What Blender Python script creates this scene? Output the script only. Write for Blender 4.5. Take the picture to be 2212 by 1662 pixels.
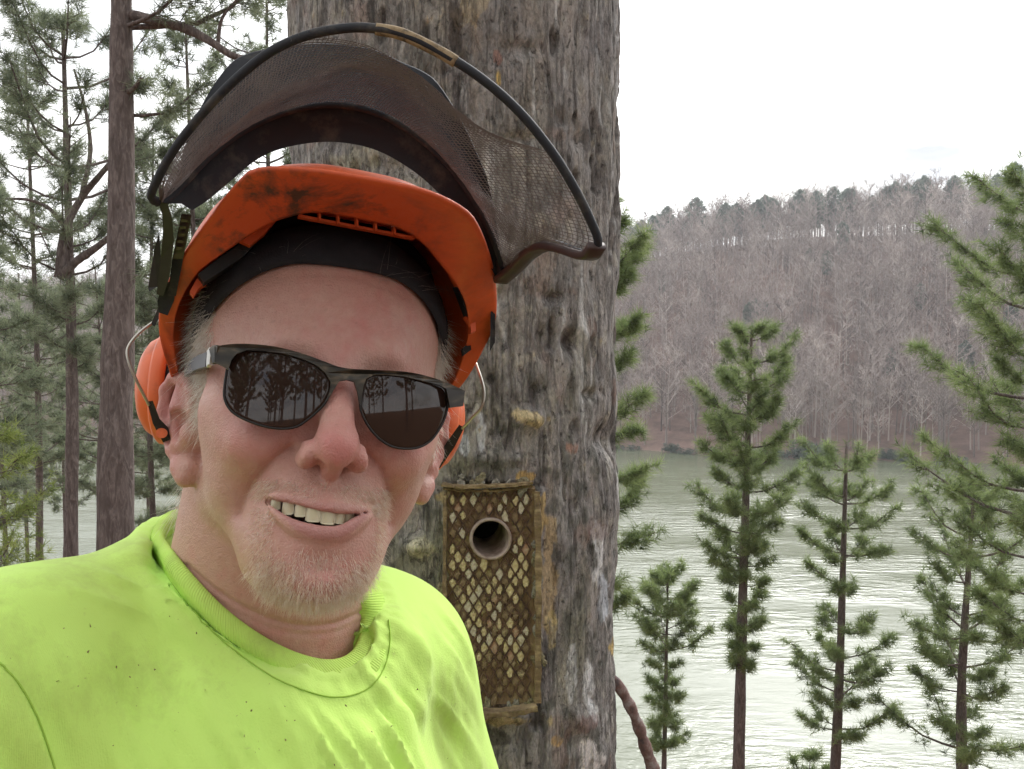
import bpy, math, random, numpy as np
from mathutils import Vector, Matrix
random.seed(7); RNG = np.random.default_rng(7)
R_ = math.radians
for o in list(bpy.data.objects): bpy.data.objects.remove(o)
scn = bpy.context.scene; COL = scn.collection

# ------------------------------------------------------------------ camera
CAM_Z = 1.62; PITCH = 3.7; F_PX, CX, CY = 2044.0, 1106.0, 831.0      # focal length in pixels of a 2212 px wide frame
cd = bpy.data.cameras.new('camera'); cam = bpy.data.objects.new('camera', cd); COL.objects.link(cam)
cd.sensor_width = 36; cd.lens = 36 * F_PX / 2212; cd.clip_start = 0.02; cd.clip_end = 3000
cam.location = (0, 0, CAM_Z); cam.rotation_euler = (R_(90 - PITCH), 0, 0); scn.camera = cam
_cp, _sp = math.cos(R_(PITCH)), math.sin(R_(PITCH))
def c2w(c):
    """(right, up, depth) seen from the camera -> world"""
    c = np.asarray(c, float); x, y, d = c[..., 0], c[..., 1], c[..., 2]
    return np.stack([x, d * _cp + y * _sp, CAM_Z - d * _sp + y * _cp], -1)
def px(u, v, d):
    """pixel of the 2212 px frame at depth d (m) -> world"""
    u, v, d = np.broadcast_arrays(np.asarray(u, float), np.asarray(v, float), np.asarray(d, float))
    return c2w(np.stack([(u - CX) / F_PX * d, -(v - CY) / F_PX * d, d], -1))

# ------------------------------------------------------------------ sky, sun, exposure
CLOUD_OFF = (15.37, 9.21, 3.24)
SUN_EL, SUN_AZ = 36, 22          # elevation; azimuth measured from +Y (view direction) towards +X (right)
w = bpy.data.worlds.new('World'); scn.world = w; w.use_nodes = True
nt = w.node_tree; nt.nodes.clear()
def N(nt, typ, **kw):
    n = nt.nodes.new(typ)
    for k, v in kw.items():
        if k == 'inp':
            for a, b in v.items(): n.inputs[a].default_value = b
        else: setattr(n, k, v)
    return n
def ramp(nt, fac, stops, interp='LINEAR'):
    n = nt.nodes.new('ShaderNodeValToRGB'); cr = n.color_ramp; cr.interpolation = interp
    while len(cr.elements) < len(stops): cr.elements.new(0.5)
    for e, (p, c) in zip(cr.elements, stops):
        e.position = p; e.color = (*c, 1) if len(c) == 3 else c
    nt.links.new(fac, n.inputs[0]); return n.outputs[0]
def mixc(nt, fac, a, b, mode='MIX'):
    n = nt.nodes.new('ShaderNodeMix'); n.data_type = 'RGBA'; n.blend_type = mode
    for s, v in ((0, fac), (6, a), (7, b)):
        if hasattr(v, 'is_linked') or hasattr(v, 'links'): nt.links.new(v, n.inputs[s])
        else: n.inputs[s].default_value = v if s == 0 else ((*v, 1) if len(v) == 3 else v)
    return n.outputs[2]
def mth(nt, op, a, b=0.5, clamp=False):
    n = nt.nodes.new('ShaderNodeMath'); n.operation = op; n.use_clamp = clamp
    for s, v in ((0, a), (1, b)):
        if hasattr(v, 'links'): nt.links.new(v, n.inputs[s])
        else: n.inputs[s].default_value = v
    return n.outputs[0]
def noise(nt, vec, scale, detail=4, rough=0.55, dist=0.0):
    n = nt.nodes.new('ShaderNodeTexNoise'); n.inputs['Scale'].default_value = scale; n.inputs['Detail'].default_value = detail
    n.inputs['Roughness'].default_value = rough; n.inputs['Distortion'].default_value = dist
    if vec is not None: nt.links.new(vec, n.inputs['Vector'])
    return n.outputs['Fac']
def mapping(nt, vec, scale=(1, 1, 1), loc=(0, 0, 0), rot=(0, 0, 0)):
    n = nt.nodes.new('ShaderNodeMapping'); n.inputs['Scale'].default_value = scale; n.inputs['Location'].default_value = loc
    n.inputs['Rotation'].default_value = rot
    nt.links.new(vec, n.inputs['Vector']); return n.outputs[0]
sky = N(nt, 'ShaderNodeTexSky', sky_type='NISHITA', sun_disc=False, sun_elevation=R_(SUN_EL), sun_rotation=R_(SUN_AZ),
        air_density=1.0, dust_density=2.0, ozone_density=1.0)
tc = N(nt, 'ShaderNodeTexCoord')
cl = noise(nt, mapping(nt, tc.outputs['Generated'], (1.6, 1.6, 5.0), (3.1, 0.4, 0.2)), 1.6, 6, 0.55)
cover = ramp(nt, cl, [(0.26, (0.0,) * 3), (0.42, (0.8,) * 3), (0.55, (1, 1, 1))])
skys = N(nt, 'ShaderNodeVectorMath', operation='SCALE'); nt.links.new(sky.outputs[0], skys.inputs[0]); skys.inputs['Scale'].default_value = 0.13
c2 = noise(nt, mapping(nt, tc.outputs['Generated'], (2.2, 2.2, 7.0), CLOUD_OFF), 1.3, 5, 0.6)
cloudc = ramp(nt, c2, [(0.34, (0.42, 0.45, 0.52)), (0.45, (1.02, 1.03, 1.04)), (0.7, (1.3, 1.29, 1.27))])
# thin cloud is brighter round the veiled sun
sv = N(nt, 'ShaderNodeVectorMath', operation='DOT_PRODUCT'); nt.links.new(tc.outputs['Generated'], sv.inputs[0])
sv.inputs[1].default_value = (math.sin(R_(SUN_AZ)) * math.cos(R_(SUN_EL)), math.cos(R_(SUN_AZ)) * math.cos(R_(SUN_EL)), math.sin(R_(SUN_EL)))
glow = mth(nt, 'ADD', mth(nt, 'MULTIPLY', mth(nt, 'POWER', mth(nt, 'MAXIMUM', sv.outputs['Value'], 0.0), 16.0), mth(nt, 'MULTIPLY', ramp(nt, c2, [(.36, (.1,) * 3), (.46, (1, 1, 1))]), 5.0)), 1.0)
gc = N(nt, 'ShaderNodeVectorMath', operation='SCALE'); nt.links.new(cloudc, gc.inputs[0]); nt.links.new(glow, gc.inputs['Scale'])
col = mixc(nt, cover, skys.outputs[0], gc.outputs[0])
bg = N(nt, 'ShaderNodeBackground', inp={'Strength': 1.0}); nt.links.new(col, bg.inputs[0])
wo = N(nt, 'ShaderNodeOutputWorld'); nt.links.new(bg.outputs[0], wo.inputs[0])
sd = bpy.data.lights.new('sun', 'SUN'); sd.energy = 1.0; sd.angle = R_(18); sd.color = (1, 0.97, 0.92)
sun = bpy.data.objects.new('sun', sd); COL.objects.link(sun)
_d = Vector((math.sin(R_(SUN_AZ)) * math.cos(R_(SUN_EL)), math.cos(R_(SUN_AZ)) * math.cos(R_(SUN_EL)), math.sin(R_(SUN_EL))))
sun.rotation_euler = _d.to_track_quat('Z', 'Y').to_euler(); sun.location = (20, 20, 60)
vs = scn.view_settings; vs.view_transform = 'Standard'; vs.look = 'None'; vs.gamma = 1; vs.use_curve_mapping = False; vs.exposure = 0.66
scn.cycles.max_bounces = 8; scn.cycles.transparent_max_bounces = 16
scn.cycles.use_adaptive_sampling = True; scn.cycles.adaptive_threshold = 0.015

# ------------------------------------------------------------------ helpers
MATS = {}
def mat(name, base=(0.5, 0.5, 0.5), rough=0.6, spec=0.5, build=None, **kw):
    if name in MATS: return MATS[name]
    m = bpy.data.materials.new(name); m.use_nodes = True; MATS[name] = m
    t = m.node_tree; p = t.nodes['Principled BSDF']
    p.inputs['Base Color'].default_value = (*base, 1); p.inputs['Roughness'].default_value = rough
    p.inputs['Specular IOR Level'].default_value = spec
    for k, v in kw.items(): p.inputs[k.replace('_', ' ')].default_value = v
    if build: build(t, p, t.nodes.new('ShaderNodeTexCoord'))
    return m
def bump(t, p, h, strength=0.3, dist=0.01, normal=None):
    b = t.nodes.new('ShaderNodeBump'); b.inputs['Strength'].default_value = strength; b.inputs['Distance'].default_value = dist
    t.links.new(h, b.inputs['Height'])
    if normal is not None: t.links.new(normal, b.inputs['Normal'])
    t.links.new(b.outputs[0], p.inputs['Normal']); return b.outputs[0]
def attr(t, name):
    a = t.nodes.new('ShaderNodeAttribute'); a.attribute_name = name; return a
def mesh_data(name, V, F, smooth=True, attrs=None):
    me = bpy.data.meshes.new(name); V = np.asarray(V, np.float32)
    if isinstance(F, np.ndarray):
        k = F.shape[1]; n = len(F)
        me.vertices.add(len(V)); me.vertices.foreach_set('co', V.ravel())
        me.loops.add(n * k); me.loops.foreach_set('vertex_index', F.astype(np.int32).ravel())
        me.polygons.add(n); me.polygons.foreach_set('loop_start', np.arange(0, n * k, k, dtype=np.int32))
        me.update(calc_edges=True)
    else:
        me.from_pydata(V.tolist(), [], F); me.update()
    me.polygons.foreach_set('use_smooth', np.full(len(me.polygons), smooth))
    for an, av in (attrs or {}).items():
        av = np.asarray(av, np.float32)
        if av.ndim == 1:
            a = me.attributes.new(an, 'FLOAT', 'POINT'); a.data.foreach_set('value', av)
        else:
            a = me.attributes.new(an, 'FLOAT_COLOR', 'POINT')
            a.data.foreach_set('color', np.concatenate([av, np.ones((len(av), 1), np.float32)], 1).ravel())
    me.validate(); return me
def wloc(o):
    v = np.zeros(3)
    while o is not None: v += np.array(o.location); o = o.parent
    return v
def obj(name, V, F, material, parent=None, origin=None, smooth=True, attrs=None):
    """one mesh object from WORLD-space vertices; a child is stored relative to its parent"""
    V = np.asarray(V, float)
    base = wloc(parent) if parent else np.zeros(3)
    org = np.asarray(origin, float) if origin is not None else base
    me = mesh_data(name, V - org, F, smooth, attrs)
    if material: me.materials.append(material)
    o = bpy.data.objects.new(name, me); COL.objects.link(o); o.parent = parent
    o.location = org - base; return o
def tag(o, label=None, cat=None, group=None, kind=None):
    for k, v in (('label', label), ('category', cat), ('group', group), ('kind', kind)):
        if v: o[k] = v
    return o
def thing(name, loc, label, cat, group=None):
    o = bpy.data.objects.new(name, None); COL.objects.link(o); o.location = loc; o.empty_display_size = 0.1
    return tag(o, label, cat, group)
def copy_tree(o, parent=None):
    c = o.copy(); COL.objects.link(c); c.parent = parent
    for ch in o.children: copy_tree(ch, c)
    return c
def nrm(v): v = np.asarray(v, float); return v / np.maximum(np.linalg.norm(v, axis=-1, keepdims=True), 1e-12)
def spline(P, n, closed=False):
    """Catmull-Rom through points P (k,dim) -> n samples evenly spaced along the arc"""
    P = np.asarray(P, float); k = len(P)
    if closed: Q = np.vstack([P[-1], P, P[0], P[1]]); segs = k
    else: Q = np.vstack([2 * P[0] - P[1], P, 2 * P[-1] - P[-2]]); segs = k - 1
    t = np.linspace(0, segs, segs * 24 + 1); i = np.minimum(t.astype(int), segs - 1); u = (t - i)[:, None]
    a, b, c, d = Q[i], Q[i + 1], Q[i + 2], Q[i + 3]
    S = 0.5 * (2 * b + (c - a) * u + (2 * a - 5 * b + 4 * c - d) * u**2 + (3 * b - a - 3 * c + d) * u**3)
    L = np.concatenate([[0], np.cumsum(np.linalg.norm(np.diff(S[:, :3], axis=0), axis=1))])
    s = np.linspace(0, L[-1], n + 1)[:-1] if closed else np.linspace(0, L[-1], n)
    return np.stack([np.interp(s, L, S[:, j]) for j in range(S.shape[1])], 1)
def frames(P, up=(0, 0, 1), closed=False):
    P = np.asarray(P, float)
    T = np.roll(P, -1, 0) - np.roll(P, 1, 0) if closed else np.gradient(P, axis=0)
    T = nrm(T); Nn = np.zeros_like(P); n0 = np.asarray(up, float)
    for i in range(len(P)):
        n0 = n0 - T[i] * np.dot(n0, T[i])
        if np.linalg.norm(n0) < 1e-6: n0 = np.cross(T[i], (1, 0.3, 0.2))
        n0 = n0 / np.linalg.norm(n0); Nn[i] = n0
    return T, Nn, np.cross(T, Nn)
def sweep(P, prof, up=(0, 0, 1), closed=False, scale=None, cap=True, fixed_up=False):
    """sweep a closed 2-D profile (m,2) along P; returns V,F"""
    P = np.asarray(P, float); prof = np.asarray(prof, float); n, m = len(P), len(prof)
    T, A, B = frames(P, up, closed)
    if fixed_up:
        U = np.asarray(up, float); U = np.broadcast_to(U, P.shape)
        A = nrm(U - T * np.sum(U * T, 1, keepdims=True)); B = np.cross(T, A)
    s = np.ones(n) if scale is None else np.broadcast_to(np.asarray(scale, float), (n,))
    V = P[:, None, :] + (A[:, None, :] * prof[None, :, 0:1] + B[:, None, :] * prof[None, :, 1:2]) * s[:, None, None]
    F = []
    for i in range(n if closed else n - 1):
        j = (i + 1) % n
        for k in range(m): F.append((i * m + k, i * m + (k + 1) % m, j * m + (k + 1) % m, j * m + k))
    if cap and not closed: F.append(tuple(range(m))[::-1]); F.append(tuple((n - 1) * m + k for k in range(m)))
    return V.reshape(-1, 3), F
def circ(r, m=8, ry=None):
    a = np.linspace(0, 2 * np.pi, m, endpoint=False); return np.stack([np.cos(a) * r, np.sin(a) * (ry or r)], 1)
def rrect(wd, ht, r, m=3):
    P = []
    for cxx, cyy, a0 in ((wd / 2 - r, ht / 2 - r, 0), (-wd / 2 + r, ht / 2 - r, 90), (-wd / 2 + r, -ht / 2 + r, 180), (wd / 2 - r, -ht / 2 + r, 270)):
        for a in np.linspace(a0, a0 + 90, m): P.append((cxx + r * math.cos(R_(a)), cyy + r * math.sin(R_(a))))
    return np.array(P)
def merge(parts):
    V, F, o = [], [], 0
    for v, f in parts:
        V.append(np.asarray(v, float)); F += [tuple(int(i) + o for i in ff) for ff in f]; o += len(v)
    return np.vstack(V), F
def strands(roots, dirs, lens, bend, w0, seg=3, rng=RNG, side=None):
    """thin three-sided hairs; roots/dirs (n,3), bend (n,3) added quadratically"""
    n = len(roots); t = np.linspace(0, 1, seg + 1); P = roots[:, None] + dirs[:, None] * (lens[:, None] * t)[..., None] + bend[:, None] * (t**2)[None, :, None]
    T = nrm(dirs); s = nrm(np.cross(T, rng.normal(size=(n, 3)))); b = np.cross(T, s)
    wd = (1 - 0.85 * t) * 1.0
    V = np.zeros((n, seg + 1, 3, 3))
    for k in range(3):
        a = 2 * np.pi * k / 3
        V[:, :, k] = P + (s * math.cos(a) + b * math.sin(a))[:, None] * (np.asarray(w0).reshape(-1, 1) * wd)[..., None]
    idx = np.arange(n)[:, None, None] * (seg + 1) * 3 + np.arange(seg)[None, :, None] * 3
    k = np.arange(3)[None, None, :]; k2 = (k + 1) % 3
    F = np.stack([idx + k, idx + k2, idx + 3 + k2, idx + 3 + k], -1).reshape(-1, 4)
    return V.reshape(-1, 3), F
# value noise on points, fbm
def vnoise(P, seed=0):
    P = np.asarray(P, float); i = np.floor(P).astype(np.int64); f = P - i; f = f * f * (3 - 2 * f); out = 0
    for dx in (0, 1):
        for dy in (0, 1):
            for dz in (0, 1):
                h = ((i[..., 0] + dx) * 374761393 + (i[..., 1] + dy) * 668265263 + (i[..., 2] + dz) * 2147483647 + seed * 974711) & 0xffffffff
                h = ((h ^ (h >> 13)) * 1274126177) & 0xffffffff; h = (h ^ (h >> 16)) & 0xffff
                wgt = (f[..., 0] if dx else 1 - f[..., 0]) * (f[..., 1] if dy else 1 - f[..., 1]) * (f[..., 2] if dz else 1 - f[..., 2])
                out = out + wgt * h / 65535.0
    return out * 2 - 1
def fbm(P, oct=4, seed=0, gain=0.5):
    a, s, o = 1.0, 0.0, 0.0
    P = np.asarray(P, float)
    for k in range(oct): s = s + a * vnoise(P * 2**k + 17.3 * k, seed + k); o += a; a *= gain
    return s / o
def sst(a, b, x): t = np.clip((x - a) / (b - a), 0, 1); return t * t * (3 - 2 * t)

# ------------------------------------------------------------------ signed-distance sculpting on a grid
class Sculpt:
    def __init__(s, lo, hi, h):
        s.lo = np.asarray(lo, float); s.h = h; s.n = np.ceil((np.asarray(hi, float) - s.lo) / h).astype(int) + 1
        s.ax = [(s.lo[i] + h * np.arange(s.n[i])).astype(np.float32) for i in range(3)]
        s.d = np.full(tuple(s.n), 1e3, np.float32)
    def box(s, lo, hi):
        sl = []
        for i in range(3):
            a = max(0, int(math.floor((lo[i] - s.lo[i]) / s.h))); b = min(s.n[i], int(math.ceil((hi[i] - s.lo[i]) / s.h)) + 1)
            if b <= a: return None
            sl.append(slice(a, b))
        return tuple(sl)
    def grid(s, sl): return (s.ax[0][sl[0]][:, None, None], s.ax[1][sl[1]][None, :, None], s.ax[2][sl[2]][None, None, :])
    def ell(s, c, r, k=8, mode='u', rot=None, mir=False):
        for sg in ((1, -1) if mir else (1,)):
            cc = np.array([c[0] * sg, c[1], c[2]], float); rr = np.asarray(r, float); m = rr.max() + k * 1.5 + 3 * s.h
            sl = s.box(cc - m, cc + m)
            if sl is None: continue
            x, y, z = s.grid(sl); x, y, z = x - cc[0], y - cc[1], z - cc[2]
            if rot is not None:
                M = rot if sg == 1 else np.diag([-1, 1, 1]) @ rot @ np.diag([-1, 1, 1])
                x, y, z = (M[0, 0] * x + M[1, 0] * y + M[2, 0] * z, M[0, 1] * x + M[1, 1] * y + M[2, 1] * z, M[0, 2] * x + M[1, 2] * y + M[2, 2] * z)
            k0 = np.sqrt((x / rr[0])**2 + (y / rr[1])**2 + (z / rr[2])**2); k1 = np.sqrt((x / rr[0]**2)**2 + (y / rr[1]**2)**2 + (z / rr[2]**2)**2)
            s.op(sl, (k0 * (k0 - 1) / np.maximum(k1, 1e-6)).astype(np.float32), k, mode)
    def cap(s, a, b, ra, rb, k=8, mode='u', mir=False):
        for sg in ((1, -1) if mir else (1,)):
            A = np.array([a[0] * sg, a[1], a[2]], float); B = np.array([b[0] * sg, b[1], b[2]], float); m = max(ra, rb) + k * 1.5 + 3 * s.h
            sl = s.box(np.minimum(A, B) - m, np.maximum(A, B) + m)
            if sl is None: continue
            x, y, z = s.grid(sl); D = B - A; L = max(D @ D, 1e-9)
            t = np.clip(((x - A[0]) * D[0] + (y - A[1]) * D[1] + (z - A[2]) * D[2]) / L, 0, 1)
            d = np.sqrt((x - A[0] - t * D[0])**2 + (y - A[1] - t * D[1])**2 + (z - A[2] - t * D[2])**2) - (ra + (rb - ra) * t)
            s.op(sl, d.astype(np.float32), k, mode)
    def chain(s, P, r, k=6, mode='u', mir=False):
        r = np.broadcast_to(np.asarray(r, float), (len(P),))
        for i in range(len(P) - 1): s.cap(P[i], P[i + 1], r[i], r[i + 1], k, mode, mir)
    def op(s, sl, b, k, mode):
        a = s.d[sl]
        if mode == 'u': h = np.maximum(k - np.abs(a - b), 0) / k; s.d[sl] = np.minimum(a, b) - h * h * k * 0.25
        else: b = -b; h = np.maximum(k - np.abs(a - b), 0) / k; s.d[sl] = np.maximum(a, b) + h * h * k * 0.25
    def mesh(s, smooth=1):
        d = s.d; ins = d < 0; nx, ny, nz = d.shape
        c = np.zeros((nx - 1, ny - 1, nz - 1), np.uint8)
        for i in (0, 1):
            for j in (0, 1):
                for k in (0, 1): c += ins[i:nx - 1 + i, j:ny - 1 + j, k:nz - 1 + k]
        act = np.argwhere((c > 0) & (c < 8)); idx = np.full((nx - 1, ny - 1, nz - 1), -1, np.int32); idx[tuple(act.T)] = np.arange(len(act))
        acc = np.zeros((len(act), 3)); cnt = np.zeros(len(act))
        cor = [(i, j, k) for i in (0, 1) for j in (0, 1) for k in (0, 1)]
        vals = {q: d[act[:, 0] + q[0], act[:, 1] + q[1], act[:, 2] + q[2]].astype(float) for q in cor}
        for q in cor:
            for ax in range(3):
                if q[ax]: continue
                q2 = tuple(1 if a == ax else q[a] for a in range(3)); va, vb = vals[q], vals[q2]; m = (va < 0) != (vb < 0)
                t = np.where(m, va / np.where(m, va - vb, 1), 0); p = np.tile(np.array(q, float), (len(act), 1)); p[:, ax] += t
                acc[m] += p[m]; cnt[m] += 1
        V = (act + acc / cnt[:, None]) * s.h + s.lo; F = []
        for ax in range(3):
            a1, a2 = (ax + 1) % 3, (ax + 2) % 3
            s0 = [slice(None)] * 3; s1 = [slice(None)] * 3; s0[ax] = slice(0, -1); s1[ax] = slice(1, None)
            e = np.argwhere(ins[tuple(s0)] != ins[tuple(s1)]); e = e[(e[:, a1] > 0) & (e[:, a2] > 0) & (e[:, a1] < d.shape[a1] - 1) & (e[:, a2] < d.shape[a2] - 1)]
            u = np.zeros(3, int); u[a1] = 1; v = np.zeros(3, int); v[a2] = 1
            q = [idx[tuple((e - o).T)] for o in (u + v, v, 0 * u, u)]
            q = np.stack([q[0], q[1], q[2], q[3]], 1); fl = ~ins[tuple(e.T)]; q[fl] = q[fl][:, ::-1]; F.append(q)
        F = np.vstack(F); F = F[(F >= 0).all(1)]
        for _ in range(smooth): V = lap(V, F, 0.5)
        return V, F
def lap(V, F, w=0.5):
    A = np.zeros_like(V); n = np.zeros(len(V)); k = F.shape[1]
    for i in range(k):
        j = (i + 1) % k
        for a, b in ((i, j), (j, i)):
            for c in range(3): A[:, c] += np.bincount(F[:, a], V[F[:, b], c], len(V))
            n += np.bincount(F[:, a], minlength=len(V))
    return V * (1 - w) + w * A / np.maximum(n, 1)[:, None]
def vnormals(V, F):
    if F.shape[1] == 4: fn = np.cross(V[F[:, 2]] - V[F[:, 0]], V[F[:, 3]] - V[F[:, 1]])
    else: fn = np.cross(V[F[:, 1]] - V[F[:, 0]], V[F[:, 2]] - V[F[:, 0]])
    Nn = np.zeros_like(V)
    for i in range(F.shape[1]):
        for c in range(3): Nn[:, c] += np.bincount(F[:, i], fn[:, c], len(V))
    return nrm(Nn)
# ------------------------------------------------------------------ the wearer's head frame (mm): X to picture right, Y up, Z out of the face
HY, HP, HR_ = R_(18.39), R_(13.05), R_(6.69); HT = np.array([-0.1283, -0.0131, -0.6160])
def _hr(y, p, r):
    c, s = math.cos, math.sin
    return (np.array([[c(r), s(r), 0], [-s(r), c(r), 0], [0, 0, 1]]) @ np.array([[c(y), 0, s(y)], [0, 1, 0], [-s(y), 0, c(y)]])
            @ np.array([[1, 0, 0], [0, c(p), s(p)], [0, -s(p), c(p)]]))
HROT = _hr(HY, HP, HR_)
def h2w(P):
    c = np.asarray(P, float) / 1000 @ HROT.T + HT; return c2w(c * np.array([1, 1, -1]))
def px2h(u, v, zfun):
    """pixel -> point in the head frame (mm) where the ray meets the surface z = zfun(x, y)"""
    u = np.atleast_1d(np.asarray(u, float)); v = np.atleast_1d(np.asarray(v, float))
    r = np.stack([(u - CX) / F_PX, -(v - CY) / F_PX, -np.ones_like(u)], 1)
    o = HROT.T @ (-HT) * 1000; r = r @ HROT
    a, b = np.full(len(u), 350.0), np.full(len(u), 800.0)
    t0 = np.linspace(350, 800, 181)[:, None]; Pz = o[None, None] + r[None] * t0[..., None]
    g = Pz[..., 2] - zfun(Pz[..., 0], Pz[..., 1]); sgn = (g[:-1] > 0) & (g[1:] <= 0)
    k = np.argmax(sgn, 0); a, b = t0[k, 0], t0[k + 1, 0]
    for _ in range(30):
        m = (a + b) / 2; p = o + r * m[:, None]; pos = p[:, 2] - zfun(p[:, 0], p[:, 1]) > 0
        a = np.where(pos, m, a); b = np.where(pos, b, m)
    return o + r * a[:, None]
# ================================================================== ground, water, far shore
WATER = CAM_Z - 22.0
def gauss(v, s): return np.exp(-(v / s)**2)
def near_ground(x, y):
    z = -np.maximum(y - 1.9, 0) * 0.78 - 0.12 * np.maximum(y - 1.9, 0)**0.5
    z = np.where(y < 0, -0.04 * y * 0.6, z) + 0.25 * fbm(np.stack([x / 4, y / 4, 0 * x], -1), 3, 31) * sst(1.5, 6, np.hypot(x, y - 0.7)) + 0.03 * fbm(np.stack([x / .6, y / .6, 0 * x], -1), 2, 33)
    return np.maximum(z, WATER - 2.5)
def gridmesh(xs_, ys_, zf):
    X, Y = np.meshgrid(xs_, ys_, indexing='ij'); V = np.stack([X, Y, zf(X, Y)], -1).reshape(-1, 3); nx, ny = len(xs_), len(ys_)
    i = (np.arange(nx - 1)[:, None] * ny + np.arange(ny - 1)[None]).ravel(); return V, np.stack([i, i + ny, i + ny + 1, i + 1], 1)
def dens(a, b, n, p=2.0, c=0.0):
    t = np.linspace(-1, 1, n); s = np.sign(t) * np.abs(t)**p; return c + np.where(s < 0, -s * (a - c), s * (b - c))
def _litter(t, p, tc):
    P = tc.outputs['Object']; n = noise(t, P, 3.0, 8, 0.7)
    c = ramp(t, n, [(0.3, (0.06, 0.035, 0.02)), (0.5, (0.16, 0.085, 0.05)), (0.7, (0.24, 0.15, 0.09))]); t.links.new(c, p.inputs['Base Color'])
    bump(t, p, noise(t, P, 25, 6, 0.7), 0.7, 0.05)
V, F = gridmesh(dens(-160, 160, 150, 2.2), dens(-160, 34, 150, 2.0, 2.0), near_ground)
tag(obj('ground', V, F, mat('leaf_litter', rough=0.95, spec=0.1, build=_litter)), kind='structure')
SHX = np.array([-700., -300, -95, 18.5, 68, 160, 400]); SHY = np.array([420., 260, 186, 162, 147, 120, 60])
def shore_y(x): return np.interp(x, SHX, SHY) + 1.5 * np.sin(x * 0.11) + 0.8 * np.sin(x * 0.37)
def hill(x, y):
    s = y - shore_y(x)
    top = np.interp(x, [-300, -95, -40, 20, 60, 110, 200], [22, 24, 26, 36.5, 42, 46, 48])
    z = WATER + top * sst(-6, 118, s)**0.9 + 1.0 * sst(0, 1.5, s) - 1.2 + 2.2 * fbm(np.stack([x / 28, y / 28, 0 * x], -1), 4, 41) * sst(4, 30, s)
    return z + 5 * sst(110, 190, s) - 12 * sst(200, 300, s)
def _hillm(t, p, tc):
    P = tc.outputs['Object']; n = noise(t, P, 0.22, 8, 0.72)
    c = ramp(t, n, [(0.30, (0.11, 0.078, 0.064)), (0.5, (0.185, 0.125, 0.103)), (0.72, (0.27, 0.19, 0.158))]); t.links.new(c, p.inputs['Base Color'])
    bump(t, p, noise(t, P, 1.2, 6, 0.7), 0.4, 0.25)
V, F = gridmesh(np.linspace(-330, 240, 230), np.linspace(60, 420, 180), hill)
tag(obj('far_hillside', V, F, mat('hill_litter', rough=1.0, spec=0.05, build=_hillm)), kind='structure')
def dist_hill(x, y): return WATER + 60 * gauss(y - 760, 190) * (0.75 + 0.3 * np.sin(x / 150 + 1)) + 5 * fbm(np.stack([x / 45, y / 45, 0 * x], -1), 4, 47) - 5
V, F = gridmesh(np.linspace(-700, 500, 160), np.linspace(440, 980, 60), dist_hill)
tag(obj('distant_hill', V, F, mat('distant_wood', rough=1.0, spec=0.0, build=lambda t, p, tc: (t.links.new(ramp(t, noise(t, tc.outputs['Object'], 0.12, 8, 0.75), [(0.35, (0.05, 0.085, 0.08)), (0.65, (0.10, 0.13, 0.12))]), p.inputs['Base Color']), bump(t, p, noise(t, tc.outputs['Object'], 0.3, 5), 1.0, 3.0)))), kind='structure')
def _water(t, p, tc):
    P = tc.outputs['Object']; p.inputs['IOR'].default_value = 1.33
    w1 = noise(t, mapping(t, P, (0.55, 1.7, 1), rot=(0, 0, 0.35)), 1.0, 3, 0.55, 0.2); w2 = noise(t, mapping(t, P, (2.2, 4.5, 1), rot=(0, 0, 0.25)), 1.0, 2, 0.5); w3 = noise(t, mapping(t, P, (0.06, 0.14, 1)), 1.0, 3)
    amp = ramp(t, w3, [(0.36, (0.15,) * 3), (0.62, (1, 1, 1))])
    h = mth(t, 'MULTIPLY', mth(t, 'ADD', w1, mth(t, 'MULTIPLY', w2, 0.25)), amp); bump(t, p, h, 0.40, 0.30)
V, F = gridmesh(np.array([-900., -300, 0, 300, 600]), np.array([14., 100, 300, 700]), lambda X, Y: 0 * X + WATER)
tag(obj('lake', V, F, mat('muddy_water', (0.13, 0.148, 0.090), 0.17, 0.5, _water)), kind='structure')

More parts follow.
